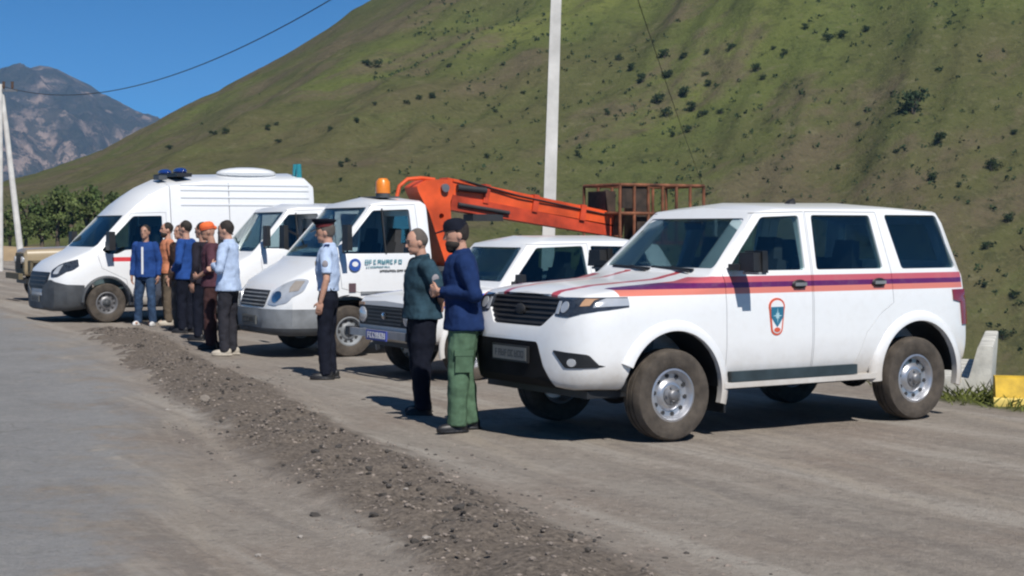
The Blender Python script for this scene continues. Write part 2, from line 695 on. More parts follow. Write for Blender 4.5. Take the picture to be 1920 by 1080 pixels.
c = ramp(nt, n1, [(0.3, (0.205, 0.206, 0.209)), (0.7, (0.265, 0.265, 0.267))])
n4 = noise(nt, tc, 11.0, 5, 0.75)
n5 = noise(nt, tc, 34.0, 4, 0.75)
c = mix_c(nt, math_n(nt, 'MULTIPLY', smooth(nt, n4, 0.53, 0.68), 0.5), c, (0.155, 0.153, 0.152))
c = mix_c(nt, math_n(nt, 'MULTIPLY', smooth(nt, n4, 0.46, 0.34), 0.45), c, (0.33, 0.325, 0.315))
c = mix_c(nt, math_n(nt, 'MULTIPLY', smooth(nt, n5, 0.54, 0.68), 0.5), c, (0.13, 0.128, 0.127))
c = mix_c(nt, math_n(nt, 'MULTIPLY', smooth(nt, n5, 0.45, 0.33), 0.4), c, (0.36, 0.355, 0.345))
c = mix_c(nt, math_n(nt, 'MULTIPLY', smooth(nt, n3, 0.55, 0.75), 0.5), c, (0.30, 0.29, 0.28))
c = mix_c(nt, math_n(nt, 'MULTIPLY', smooth(nt, n3, 0.45, 0.25), 0.5), c, (0.09, 0.088, 0.085))
ae = N(nt, "ShaderNodeAttribute", attribute_name="edge").outputs['Fac']
away = smooth(nt, ae, 0.25, 1.0)
k = math_n(nt, 'ADD', math_n(nt, 'MULTIPLY', math_n(nt, 'SUBTRACT', n2, 0.5), 2.6), math_n(nt, 'MULTIPLY', math_n(nt, 'SUBTRACT', n1, 0.5), 3.4))
k = math_n(nt, 'ADD', ae, math_n(nt, 'MULTIPLY', k, away))
dust, _a, d_fine, d_grit = dirt_colour(nt, tc)
c = mix_c(nt, smooth(nt, k, 1.35, 0.25), c, dust)
c = mix_c(nt, math_n(nt, 'MULTIPLY', math_n(nt, 'MULTIPLY', smooth(nt, n2, 0.5, 0.72), smooth(nt, ae, 0.4, 1.0)), 0.45), c, (0.31, 0.295, 0.275))
vor = N(nt, "ShaderNodeTexVoronoi", feature='DISTANCE_TO_EDGE')
vor.inputs['Scale'].default_value = 0.45
wv = N(nt, "ShaderNodeVectorMath", operation='ADD')
nt.links.new(tc, wv.inputs[0])
sc_ = N(nt, "ShaderNodeVectorMath", operation='SCALE')
nz = N(nt, "ShaderNodeTexNoise"); nz.inputs['Scale'].default_value = 1.6
nt.links.new(tc, nz.inputs['Vector'])
nt.links.new(nz.outputs['Color'], sc_.inputs[0]); sc_.inputs[3].default_value = 0.9
nt.links.new(sc_.outputs[0], wv.inputs[1])
nt.links.new(wv.outputs[0], vor.inputs['Vector'])
crk = smooth(nt, vor.outputs['Distance'], 0.012, 0.0)
c = mix_c(nt, math_n(nt, 'MULTIPLY', math_n(nt, 'MULTIPLY', crk, smooth(nt, ae, 0.8, 1.6)), 0.3), c, (0.09, 0.086, 0.082))
nt.links.new(c, b.inputs['Base Color'])
b.inputs['Roughness'].default_value = 0.95
b.inputs['Specular IOR Level'].default_value = 0.15
bump(nt, b, math_n(nt, 'ADD', math_n(nt, 'MULTIPLY', d_fine, 0.7), math_n(nt, 'MULTIPLY', d_grit, 0.3)), 0.9, 0.035)
tag(mk("road", me, m, angle=180), "worn grey asphalt road with dusty broken edge", kind="structure")

# ------------------------------------------------------------------ valley and green hillside
RIDGE_Y = 430.0
_rz = [(-700, 4), (-240, 3.0), (-170, 6), (-132, 12.4), (-110, 21.0), (-91.6, 30.0), (-73, 41.7), (-57.2, 50.3), (-38.7, 62.3), (0, 86), (60, 122), (140, 170), (260, 240), (500, 330)]
def ridge_z(x):
    return np.interp(x, [p[0] for p in _rz], [p[1] for p in _rz])

def hill_z(x, y):
    zv = -2.5 - 19.0 * sstep(-55, 25, x)
    fy = 170.0 + 60.0 * sstep(-20, -140, x)
    fy = fy - 25 * sstep(20, 120, x)
    t = (y - fy) / (RIDGE_Y - fy)
    tt = np.clip(t, 0, 1)
    S = np.where(tt < 0.12, tt * tt / 0.24, tt - 0.06) / 0.94
    rz = ridge_z(x)
    z = zv + (rz - zv) * S
    amp = np.clip((rz + 10) / 90, 0, 1.3) * 4 * tt * (1 - tt) * (0.35 + 0.65 * sstep(0.98, 0.6, tt))
    g = fbm(x * 0.016 - y * 0.006, y * 0.003 + x * 0.002, 4, 31, ridged=True) - 0.6
    z = z + amp * g * 15
    g2 = fbm(x * 0.05 - y * 0.02, y * 0.010, 4, 37, ridged=True) - 0.6
    z = z + amp * g2 * 4
    z = z + amp * (fbm(x * 0.03, y * 0.03, 4, 33) - 0.5) * 9
    z = z + (fbm(x * 0.12, y * 0.12, 3, 35) - 0.5) * 1.6 * np.clip(t * 6, 0, 1)
    # a shelf that crosses the right half of the slope
    sh = np.exp(-((y - (345 - 0.10 * x)) / 16.0) ** 2) * sstep(35, 75, x)
    z = z + sh * 5.0
    # back of the ridge
    z = np.where(y > RIDGE_Y, z - (y - RIDGE_Y) * 0.45 * sstep(-220, -120, x), z)
    z = np.maximum(z, -60)
    # near bank below the lot
    d = poly_dist(x, y, LOT_EDGE)
    ins = inside(x, y, LOT)
    bank = np.where(ins, -0.6, -0.6 - d * 0.30)
    w = sstep(60, 140, y)
    zz = np.maximum(bank, zv) * (1 - w) + z * w
    return np.where(ins, np.minimum(zz, -0.6), zz)

az = np.concatenate([np.linspace(-1.3, -0.42, 30), np.linspace(-0.41, 0.41, 300), np.linspace(0.42, 1.3, 30)])
rr = np.concatenate([np.linspace(8, 120, 50), np.linspace(122, 520, 270), np.array(graded(525, 3200, 8, 1.12))])
A, RR = np.meshgrid(az, rr)
HX, HY = A * RR, RR
HZ = hill_z(HX, HY)
me = grid_mesh(HX, HY, HZ)
m = bpy.data.materials.new("hill_grass")
nt, b = _nt(m)
tc = N(nt, "ShaderNodeTexCoord").outputs['Object']
h1 = noise(nt, tc, 0.010, 5, 0.6, stretch=(0.45, 1.5, 1), rot=R(-48))
h2 = noise(nt, tc, 0.040, 6, 0.68, stretch=(0.4, 1.3, 1), rot=R(-42))
h3 = noise(nt, tc, 0.30, 6, 0.75, stretch=(0.7, 1, 1), rot=R(-40))
h4 = noise(nt, tc, 1.1, 5, 0.8)
c = ramp(nt, h1, [(0.34, (0.1285, 0.1070, 0.0598)), (0.43, (0.1057, 0.1014, 0.0454)), (0.50, (0.0979, 0.1053, 0.0393)), (0.57, (0.1098, 0.1276, 0.0398)), (0.66, (0.1507, 0.1687, 0.0490))])
c = mix_c(nt, math_n(nt, 'MULTIPLY', smooth(nt, h2, 0.48, 0.60), 0.8), c, (0.1282, 0.1027, 0.0666))
c = mix_c(nt, math_n(nt, 'MULTIPLY', smooth(nt, h2, 0.44, 0.33), 0.5), c, (0.1072, 0.1307, 0.0419))
c = mix_c(nt, math_n(nt, 'MULTIPLY', smooth(nt, h3, 0.52, 0.64), 0.5), c, (0.0470, 0.0526, 0.0245))
c = mix_c(nt, math_n(nt, 'MULTIPLY', smooth(nt, h3, 0.43, 0.33), 0.5), c, (0.1812, 0.1643, 0.0972))
c = mix_c(nt, math_n(nt, 'MULTIPLY', smooth(nt, h4, 0.52, 0.66), 0.45), c, (0.0405, 0.0480, 0.0219))
c = mix_c(nt, math_n(nt, 'MULTIPLY', smooth(nt, h4, 0.45, 0.35), 0.45), c, (0.1817, 0.1730, 0.0879))
nt.links.new(c, b.inputs['Base Color'])
b.inputs['Roughness'].default_value = 1.0
b.inputs['Specular IOR Level'].default_value = 0.05
bump(nt, b, math_n(nt, 'ADD', math_n(nt, 'MULTIPLY', h3, 0.6), math_n(nt, 'MULTIPLY', h4, 0.5)), 0.9, 1.1)
HILLMAT = m
tag(mk("hillside", me, m, angle=180), "steep green hillside across the valley", kind="structure")

def hill_hit(px, py):
    """where a line of sight meets the hillside"""
    a, bb = (px - 960) / F_PX, (540 - py) / F_PX
    d = np.array([a, math.cos(PITCH) + bb * math.sin(PITCH), -math.sin(PITCH) + bb * math.cos(PITCH)])
    t = np.arange(130, 520, 0.8)
    P = d[None] * t[:, None] + np.array([0, 0, CAM_H])
    hz = hill_z(P[:, 0], P[:, 1])
    k = np.argmax(P[:, 2] < hz)
    if P[k, 2] >= hz[k]:
        return None
    return Vector((P[k, 0], P[k, 1], hz[k]))

# ------------------------------------------------------------------ far rocky mountain
MD = 3600.0
_mz = [(-900, 190), (-500, 150), (-300, 118), (-150, 150), (-60, 138), (0, 141), (40, 131), (80, 125), (120, 134), (150, 152), (175, 165), (200, 182), (250, 205), (290, 224), (320, 238), (400, 275), (520, 330), (700, 400)]
mx = np.linspace(-900, 700, 330)
my = np.linspace(0, 1, 130)
PXm, T = np.meshgrid(mx, my)
top = np.interp(PXm, [p[0] for p in _mz], [p[1] for p in _mz])
MX = (PXm - 960) / F_PX * MD
MY = 2300 + T * (MD - 2300)
zt = 1.7 + (HORIZON - top) / F_PX * MD
env = np.clip(4 * T * (1 - T) + 0.02, 0, 1)
rg = fbm(MX * 0.0045 + MY * 0.002, MY * 0.0035, 6, 51, 0.55, True) - 0.55
MZ = -10 + (zt + 10) * (T ** 0.85) + env * rg * 210 + (fbm(MX * 0.02, MY * 0.02, 4, 57) - 0.5) * 46 * np.clip(T * 3, 0, 1) * (1 - 0.75 * T ** 6)
MX = MX + env * (fbm(MX * 0.006, MY * 0.006, 4, 61) - 0.5) * 120
back = [(MX[-1], MY[-1] + 600, np.full_like(MZ[-1], -50))]
MX = np.vstack([MX, back[0][0]]); MY = np.vstack([MY, back[0][1]]); MZ = np.vstack([MZ, back[0][2]])
me = grid_mesh(MX, MY, MZ)
m = bpy.data.materials.new("mountain_rock")
nt, b = _nt(m)
tc = N(nt, "ShaderNodeTexCoord").outputs['Object']
r1 = noise(nt, tc, 0.009, 6, 0.65, stretch=(1, 1, 0.6))
r2 = noise(nt, tc, 0.035, 6, 0.7)
geo = N(nt, "ShaderNodeNewGeometry").outputs['Normal']
c = ramp(nt, r1, [(0.38, (0.035, 0.042, 0.03)), (0.48, (0.09, 0.08, 0.07)), (0.58, (0.36, 0.27, 0.225))])
c = mix_c(nt, math_n(nt, 'MULTIPLY', smooth(nt, r2, 0.46, 0.54), 0.85), c, (0.035, 0.042, 0.035))
nt.links.new(c, b.inputs['Base Color'])
b.inputs['Roughness'].default_value = 1.0
b.inputs['Specular IOR Level'].default_value = 0.0
bump(nt, b, r2, 1.0, 25.0)
tag(mk("mountain", me, m, angle=180), "bare rocky mountain far behind the valley", kind="structure")

# ------------------------------------------------------------------ tan earth bank at the end of the lot
bx = np.linspace(-62, -15, 90)
prof = [(-2.2, -0.4), (-1.3, 0.35), (-0.6, 0.8), (0.2, 0.95), (1.2, 0.75), (3, -0.5)]
BX, BT = np.meshgrid(bx, np.arange(len(prof)))
BY = np.array([p[0] for p in prof])[:, None] + 89 + 0 * BX + 0.02 * BX
BZ = np.array([p[1] for p in prof])[:, None] * (0.85 + 0.5 * (fbm(BX * 0.3, BT * 0.6, 3, 71) - 0.5))
tag(mk("embankment", grid_mesh(BX, BY, BZ), mat("tan_earth", (0.34, 0.25, 0.15), 0.95, var=0.2, vscale=0.5, bmp=0.6, bscale=2, bdist=0.1), angle=180), "low tan earth bank beyond the lot", kind="structure")

# ------------------------------------------------------------------ foliage
LEAF_DARK = mat("leaf_dark", (0.030, 0.052, 0.020), 0.7, var=0.35, vscale=0.9, spec=0.2)
LEAF_MID = mat("leaf_mid", (0.10, 0.13, 0.042), 0.7, var=0.35, vscale=0.8, spec=0.2)
LEAF_TREE = mat("leaf_tree", (0.068, 0.10, 0.032), 0.7, var=0.4, vscale=0.7, spec=0.2)
BARK = mat("bark", (0.11, 0.085, 0.06), 0.9, bmp=0.5, bscale=12)

def leaf_cloud(clumps, n, size, seed):
    r = random.Random(seed)
    v, f = [], []
    for _ in range(n):
        cx, cy, cz, rad = clumps[r.randrange(len(clumps))]
        u = Vector((r.gauss(0, 1), r.gauss(0, 1), r.gauss(0, 1))).normalized() * rad * (r.random() ** 0.45)
        p = Vector((cx, cy, cz)) + Vector((u.x, u.y, u.z * 0.85))
        a = Vector((r.gauss(0, 1), r.gauss(0, 1), r.gauss(0, 0.6))).normalized()
        bb = a.orthogonal().normalized()
        q = Matrix.Rotation(r.random() * 6.28, 3, a)
        bb = q @ bb
        c2 = a.cross(bb)
        s = size * r.uniform(0.6, 1.3)
        k = len(v)
        v += [p - bb * s, p + c2 * s * 0.6, p + bb * s, p - c2 * s * 0.6]
        f.append((k, k + 1, k + 2, k + 3))
    return v, f

def bush_mesh(seed, n=420):
    r = random.Random(seed)
    cl = []
    for _ in range(9):
        a, d = r.random() * 6.28, r.random() ** 0.6 * 0.36
        cl.append((math.cos(a) * d, math.sin(a) * d, r.uniform(0.22, 0.72), r.uniform(0.16, 0.27)))
    v, f = leaf_cloud(cl, n, 0.055, seed)
    me = bpy.data.meshes.new("bush")
    me.from_pydata([tuple(p) for p in v], [], f)
    return me
BUSH = [bush_mesh(s) for s in (1, 2, 3, 4)]
def stem_mesh(seed):
    r = random.Random(seed)
    mb = MB()
    for k in range(4):
        a = r.random() * 6.28
        mb.tube([(0, 0, -0.08), (math.cos(a) * 0.07, math.sin(a) * 0.07, 0.25), (math.cos(a) * 0.22, math.sin(a) * 0.22, 0.55)], [0.03, 0.02, 0.008], 5)
    return mb.mesh()
STEM = [stem_mesh(s) for s in (1, 2)]

BUSHES = [(1712, 214, 58, 62), (1760, 275, 30, 34), (1860, 322, 28, 30), (1747, 342, 24, 22), (1245, 112, 24, 24), (1280, 114, 18, 18), (1160, 116, 15, 17),
          (1182, 135, 18, 20), (1205, 157, 22, 24), (1232, 195, 24, 32), (1250, 222, 22, 24), (1280, 190, 26, 30), (1300, 208, 24, 24), (1317, 221, 18, 18),
          (1352, 214, 14, 14), (1250, 149, 22, 24), (1330, 163, 15, 16), (1322, 146, 12, 13), (1420, 135, 20, 20), (1429, 157, 14, 16), (1472, 109, 14, 14),
          (1372, 96, 18, 18), (1327, 101, 12, 12), (1450, 100, 10, 11), (1510, 57, 14, 14), (1555, 76, 28, 20), (1580, 72, 22, 18), (1625, 60, 18, 16),
          (1082, 292, 12, 14), (1140, 217, 12, 14), (1290, 249, 16, 18), (1262, 258, 14, 15), (1570, 322, 12, 13), (689, 124, 20, 18), (707, 127, 18, 18),
          (670, 233, 14, 14), (637, 314, 16, 15), (763, 195, 12, 12), (785, 187, 12, 12), (811, 187, 14, 14), (500, 247, 14, 15), (400, 255, 14, 14),
          (422, 251, 14, 14), (914, 299, 12, 14), (841, 128, 12, 12), (522, 269, 12, 13), (618, 246, 12, 12), (703, 198, 10, 10), (518, 236, 10, 10),
          (317, 281, 14, 14), (650, 305, 12, 12), (1890, 420, 26, 24), (1850, 470, 22, 20), (1900, 560, 24, 20), (1878, 640, 30, 24), (1845, 545, 16, 16),
          (1800, 352, 14, 14), (1680, 290, 12, 12), (1610, 240, 10, 10), (1900, 255, 16, 14), (1765, 140, 10, 10), (980, 180, 10, 10), (930, 215, 9, 9)]
for i, (px, py, w, h) in enumerate(BUSHES):
    p = hill_hit(px, py)
    if p is None:
        continue
    s = p.y / F_PX
    root = empty("hillside_bush", (p.x, p.y, p.z - 0.15 * h * s), i * 1.7)
    if i == 0:
        tag(root, "largest dark green bush, standing alone on the hillside slope", "bush", "bushes on the hillside")
    elif i < 4:
        tag(root, "round dark bush growing on the slope below the largest bush", "bush", "bushes on the hillside")
    elif px < 1000:
        tag(root, "small dark bush on the slope above the white van and truck", "bush", "bushes above the van and truck")
    elif px < 1480 and py < 300:
        tag(root, "dark green bush in the cluster beside the hanging cable", "bush", "bushes clustered beside the cable")
    elif py < 90:
        tag(root, "dark green bush in the short row high up on the grassy shelf", "bush", "bushes on the high shelf")
    else:
        tag(root, "small dark bush on the steep slope behind the off-road car", "bush", "bushes behind the off-road car")
    st = mk("stem", STEM[i % 2], BARK, root, angle=None)
    c = mk("crown", BUSH[i % 4], LEAF_DARK if i % 3 else LEAF_DARK, root, angle=None)
    for o in (c, st):
        o.scale = (w * s * 1.25, w * s * 1.25, h * s * 1.1)

# low scrub that speckles the slope
r = np.random.RandomState(11)
SA, SR = r.uniform(-0.36, 0.40, 5200), r.uniform(175, 428, 5200)
SX, SY = SA * SR, SR
keep = fbm(SX * 0.02, SY * 0.012, 4, 91) + 0.15 * r.rand(5200) > 0.64
SX, SY = SX[keep], SY[keep]
SZ = hill_z(SX, SY)
ok = SZ > -14
SX, SY, SZ = SX[ok], SY[ok], SZ[ok]
sv, sf = [], []
rs = random.Random(12)
for x, y, z in zip(SX, SY, SZ):
    q = rs.uniform(0.35, 1.0)
    for _ in range(7):
        v, f = leaf_cloud([(x, y, z + q * 0.4, q * 0.6)], 1, q * 0.30, rs.random())
        k = len(sv)
        sv += v
        sf.append((k, k + 1, k + 2, k + 3))
me = bpy.data.meshes.new("scrub")
me.from_pydata([tuple(p) for p in sv], [], sf)
tag(mk("scrub", me, LEAF_DARK, angle=None), "low dark scrub speckling the green hillside", "scrub", kind="stuff")

# trees beyond the bank at the end of the lot
def tree(px, py, d, h, w, seed, label, matl):
    s = F_PX / d
    x = (px - 960) / s
    z = CAM_H - (py - HORIZON) / s
    root = empty("broadleaf_tree", (x, d, z), seed)
    tag(root, label, "tree", "trees beyond the earth bank")
    r = random.Random(seed)
    tr = MB()
    tr.tube([(0, 0, -1.5), (0.05, 0, h * 0.25), (0.1, 0.06, h * 0.5), (0.05, 0, h * 0.85)], [0.045 * h, 0.036 * h, 0.024 * h, 0.006 * h], 7)
    cl = []
    for k in range(15):
        a = r.random() * 6.28
        zz = r.uniform(0.18, 0.92)
        rr_ = w * 0.5 * math.sqrt(max(0.05, 1 - ((zz - 0.5) / 0.52) ** 2)) * r.uniform(0.3, 0.9)
        e = (math.cos(a) * rr_, math.sin(a) * rr_, zz * h)
        cl.append((*e, h * r.uniform(0.10, 0.17)))
        tr.tube([(0.05, 0, max(0.15, zz - 0.22) * h), (e[0] * 0.6, e[1] * 0.6, (zz - 0.05) * h), e], [0.014 * h, 0.009 * h, 0.003 * h], 5)
    tr.build("trunk", BARK, root)
    v, f = leaf_cloud(cl, 950, 0.030 * h + 0.03, seed)
    me = bpy.data.meshes.new("crown")
    me.from_pydata([tuple(p) for p in v], [], f)
    mk("crown", me, matl, root, angle=None)
TREES = [(48, 462, 118, 3.9, 2.6, "dark leafy tree standing right beside the leaning pole"), (78, 462, 124, 4.6, 3.0, "bushy tree next behind the leaning pole"),
         (108, 462, 112, 4.4, 3.0, "dense dark tree over the tan bonnet"), (135, 462, 120, 4.9, 3.2, "tall dark tree above the tan jeep windscreen"),
         (165, 462, 110, 4.6, 3.0, "round leafy tree behind the white van's bonnet"), (195, 460, 122, 5.0, 3.2, "broad leafy tree behind the white van's windscreen"),
         (228, 460, 116, 4.2, 3.0, "leafy tree half hidden by the white van's sloping roof"), (18, 462, 130, 3.4, 2.8, "low tree between the two legs of the timber pole")]
for i, (px, py, d, h, w, lab) in enumerate(TREES):
    tree(px, py, d, h * 0.9, w, 100 + i, lab, LEAF_TREE if i % 2 else LEAF_MID)

# grass on the verge of the lot
r = np.random.RandomState(5)
GX, GY = r.uniform(2.6, 10.5, 120000), r.uniform(10, 26, 120000)
gd, gi = poly_dist(GX, GY, LOT_EDGE), inside(GX, GY, LOT)
keep = (gd < np.where(gi, 0.75, 1.6)) & ~(gi & (r.rand(120000) < gd / 0.75)) & (r.rand(120000) < 0.25 + 0.75 * (fbm(GX * 1.7, GY * 1.7, 3, 77) > 0.47))
GX, GY, gi = GX[keep][:16000], GY[keep][:16000], gi[keep][:16000]
n_ = len(GX)
GZ = ground_z(GX, GY)
gh = r.uniform(0.06, 0.20, n_) * np.where(gi, 0.7, 1.2)
ga = r.rand(n_) * 6.28
wx, wy = np.cos(ga) * 0.009, np.sin(ga) * 0.009
lx, ly = r.normal(0, 0.05, n_), r.normal(0, 0.05, n_)
gv = np.stack([np.stack([GX - wx, GY - wy, GZ - 0.01], -1), np.stack([GX + wx, GY + wy, GZ - 0.01], -1),
               np.stack([GX + lx + wx * 0.4, GY + ly + wy * 0.4, GZ + gh * 0.7], -1), np.stack([GX + lx * 1.7, GY + ly * 1.7, GZ + gh], -1)], 1).reshape(-1, 3).tolist()
gf = [f for k in range(n_) for f in ((4 * k, 4 * k + 1, 4 * k + 2), (4 * k, 4 * k + 2, 4 * k + 3))]
me = bpy.data.meshes.new("grass")
me.from_pydata(gv, [], gf)
tag(mk("grass", me, mat("grass_blade", (0.12, 0.14, 0.035), 0.8, var=0.4, vscale=1.5, spec=0.2), angle=None), "short grass along the edge of the lot", "grass", kind="stuff")

# gravel along the windrow and loose stones
def stone_mesh(seed, sub=1):
    r = random.Random(seed)
    bm = bmesh.new()
    bmesh.ops.create_icosphere(bm, subdivisions=sub, radius=1.0)
    sx, sy, sz = r.uniform(0.8, 1.2), r.uniform(0.7, 1.0), r.uniform(0.5, 0.8)
    for vv in bm.verts:
        k = r.uniform(0.75, 1.15)
        vv.co = Vector((vv.co.x * sx, vv.co.y * sy, vv.co.z * sz)) * k
    me = bpy.data.meshes.new("stone")
    bm.to_mesh(me)
    bm.free()
    return me
STONES = [stone_mesh(s) for s in range(6)]
tmpl = []
for sm in STONES[:4]:
    tmpl.append((np.array([tuple(v.co) for v in sm.vertices]), np.array([tuple(p.vertices) for p in sm.polygons])))
STONE_GREY = mat("stone_grey", (0.215, 0.182, 0.157), 0.9, var=0.4, vscale=9.0, bmp=0.4, bscale=60)
STONE_DARK = mat("clod_dark", (0.065, 0.058, 0.053), 0.95, var=0.35, vscale=12.0, bmp=0.5, bscale=50)
STONE_PALE = mat("stone_pale", (0.36, 0.33, 0.30), 0.9, var=0.25, vscale=9.0, bmp=0.4, bscale=60)

def gravel(name, n, label, seed, spread, smin, smax, matl, thr=0.0):
    r = np.random.RandomState(seed)
    pts = np.array(WINDROW)
    m_ = n * 4
    t = r.rand(m_) ** 1.3 * (len(pts) - 1.001)
    ii = t.astype(int)
    p = pts[ii] + (pts[ii + 1] - pts[ii]) * (t - ii)[:, None]
    off = r.normal(0, spread, m_)
    gx, gy = p[:, 0] + off, p[:, 1] + off * 0.4 + r.uniform(-0.2, 0.2, m_)
    ok = vnoise(gx * 1.6, gy * 1.1, 9) >= thr
    gx, gy = gx[ok][:n], gy[ok][:n]
    V, Fc = [], []
    base = 0
    for x, y in zip(gx, gy):
        s = smin + (smax - smin) * r.rand() ** 2.6
        v, f = tmpl[r.randint(4)]
        a = r.rand() * 6.28
        rot = np.array([[math.cos(a), -math.sin(a), 0], [math.sin(a), math.cos(a), 0], [0, 0, 1]])
        V.append((v * s) @ rot.T + np.array([x, y, 0]))
        Fc.append(f + base)
        base += len(v)
    V = np.vstack(V)
    nv = len(tmpl[0][0])
    cen = V.reshape(-1, nv, 3).mean(1)
    zz = ground_z(cen[:, 0], cen[:, 1])
    V[:, 2] += np.repeat(zz, nv) - 0.002
    me = bpy.data.meshes.new(name)
    me.from_pydata(V.tolist(), [], np.vstack(Fc).tolist())
    tag(mk(name, me, matl, angle=None), label, "gravel", kind="stuff")
gravel("gravel", 9000, "grey brown gravel strewn in a low ridge along the road", 3, 0.48, 0.005, 0.021, STONE_GREY, 0.25)
gravel("dark_gravel", 3200, "dark crumbs of broken asphalt strewn over the gravel ridge", 4, 0.44, 0.005, 0.024, STONE_DARK, 0.42)

CLODS = [(428, 730), (466, 750), (420, 785), (520, 795), (445, 690), (378, 686), (396, 696), (602, 858), (632, 860), (590, 872), (525, 850), (690, 905), (720, 950), (785, 934),
         (715, 890), (860, 985), (905, 1028), (845, 955), (915, 1000), (775, 1032), (640, 815), (555, 810), (350, 660), (292, 640), (700, 985), (950, 1050), (590, 968)]
LIGHTS = [(235, 705), (312, 772), (270, 745), (103, 962), (110, 978), (265, 947), (175, 825), (480, 1045), (798, 1030), (760, 935), (300, 720), (560, 1010)]
CLODM = [q.copy() for q in STONES]
PALEM = [q.copy() for q in STONES]
def on_ground(px, py):
    d = F_PX * CAM_H / (py - HORIZON)
    return (px - 960) / F_PX * d, d
for i, (px, py) in enumerate(CLODS):
    x, y = on_ground(px, py)
    s = rnd.uniform(0.022, 0.042)
    o = mk("asphalt_clod", CLODM[i % 6], STONE_DARK, angle=None, loc=(x, y, gz(x, y) + s * 0.12), rot=(rnd.uniform(-.3, .3), rnd.uniform(-.3, .3), rnd.random() * 6))
    o.scale = (s * 1.3, s, s)
    tag(o, "dark lump of broken asphalt lying on the gravel ridge", "stone", "dark lumps on the gravel ridge")
for i, (px, py) in enumerate(LIGHTS):
    x, y = on_ground(px, py)
    s = rnd.uniform(0.02, 0.04)
    o = mk("pale_stone", PALEM[i % 6], STONE_PALE, angle=None, loc=(x, y, gz(x, y) + s * 0.3), rot=(0, 0, rnd.random() * 6))
    o.scale = (s * 1.3, s, s * 0.8)
    tag(o, "small pale stone lying loose on the dusty road edge", "stone", "pale stones on the road edge")

# ------------------------------------------------------------------ the air of the valley
hz = MB(); hz.box((0, 0, 0), (3500, 4500, 470))
m = bpy.data.materials.new("haze_air")
m.use_nodes = True
nt = m.node_tree
nt.nodes.remove(nt.nodes["Principled BSDF"])
pv = N(nt, "ShaderNodeVolumePrincipled")
pv.inputs['Color'].default_value = (0.38, 0.62, 1.0, 1)
pv.inputs['Density'].default_value = 0.000115
nt.links.new(pv.outputs[0], nt.nodes["Material Output"].inputs['Volume'])
tag(hz.build("haze", m, None, None, loc=(-900, 2150, 165)), "thin blue air haze filling the valley", kind="stuff")

# ------------------------------------------------------------------ poles, wires, barriers
CONCRETE = mat("pole_concrete", (0.62, 0.60, 0.57), 0.85, var=0.12, vscale=2.5, bmp=0.3, bscale=30)
STEEL = mat("steel_grey", (0.25, 0.25, 0.26), 0.5, 0.7)
DARKMETAL = mat("dark_metal", (0.03, 0.03, 0.032), 0.55)
PORCELAIN = mat("porcelain", (0.10, 0.06, 0.04), 0.3)

root = empty("utility_pole", (0.63, 30.0, -0.2))
tag(root, "tall white concrete utility pole rising behind the orange boom", "pole")
sh = MB()
hh = 8.9
for k in range(1):
    sh.beam((0, 0, 0), (0.031 * hh, 0, hh), 0.25, 0.23, w2=0.17, h2=0.16, up=(0, 1, 0))
sh.build("shaft", CONCRETE, root)
tx = 0.031 * 8.4
MB().box((tx, 0, 8.4), (1.5, 0.09, 0.09)).build("crossarm", STEEL, root)
for dx in (-0.62, 0.0, 0.62):
    i_ = MB()
    i_.tube([(tx + dx, 0, 8.45), (tx + dx, 0, 8.55), (tx + dx, 0, 8.6), (tx + dx, 0, 8.68)], [0.02, 0.05, 0.035, 0.05], 10)
    i_.build("insulator", PORCELAIN, root)
P1 = Vector((0.63 + tx - 0.62, 30.0, 8.46))
P1b = Vector((0.63 + tx + 0.62, 30.0, 8.46))

s = 46.0
xt, xb1, xb2 = (4 - 960) / s, (40 - 960) / s, (0 - 960) / s
root = empty("braced_utility_pole", (xt, 65.2, -0.1))
tag(root, "two legged utility pole with a slanting strut at the end of the lot", "pole")
m_ = MB(); m_.tube([(xb2 - xt, 0, 0), (0, 0, 7.7)], [0.13, 0.10], 10); m_.build("upright", CONCRETE, root)
m_ = MB(); m_.tube([(xb1 - xt, 0.2, 0), (0.05, 0.12, 7.3)], [0.14, 0.10], 10); m_.build("strut", CONCRETE, root)
MB().box((0, 0, 7.45), (1.4, 0.1, 0.1)).build("crossarm", STEEL, root)
for dx in (-0.5, 0.15, 0.5):
    i_ = MB(); i_.tube([(dx, 0, 7.5), (dx, 0, 7.62), (dx, 0, 7.68), (dx, 0, 7.8)], [0.03, 0.07, 0.05, 0.07], 8); i_.build("insulator", PORCELAIN, root)
P2 = Vector((xt + 0.15, 65.2, 7.5))

vp = hill_hit(1345, 430)
vx, vy = 12.2, 96.0
vz = float(hill_z(np.array([vx]), np.array([vy]))[0])
root = empty("valley_pole", (vx, vy, vz - 0.3))
tag(root, "concrete pole standing down in the valley behind the white off-road car", "pole")
m_ = MB(); m_.tube([(0, 0, 0), (0, 0, 2.4 - vz + 0.3)], [0.16, 0.12], 10); m_.build("shaft", CONCRETE, root)
MB().box((0, 0, 2.2 - vz), (1.2, 0.1, 0.1)).build("crossarm", STEEL, root)
P3 = Vector((vx, vy, 2.35))

def wire(a, b, sag, label, r=0.014):
    pts = []
    for k in range(41):
        t = k / 40
        p = a.lerp(b, t)
        p.z -= sag * 4 * t * (1 - t)
        pts.append(p)
    base = pts[0].copy()
    w_ = MB(); w_.tube([p - base for p in pts], r, 6)
    tag(w_.build("power_line", mat("wire_dark", (0.03, 0.03, 0.035), 0.6), None, loc=base), label, "cable")
wire(P1, P2, 1.75, "dark power line sagging across the blue sky")
wire(P1b, P3, 0.25, "thin dark cable running down across the hillside to the valley", 0.011)

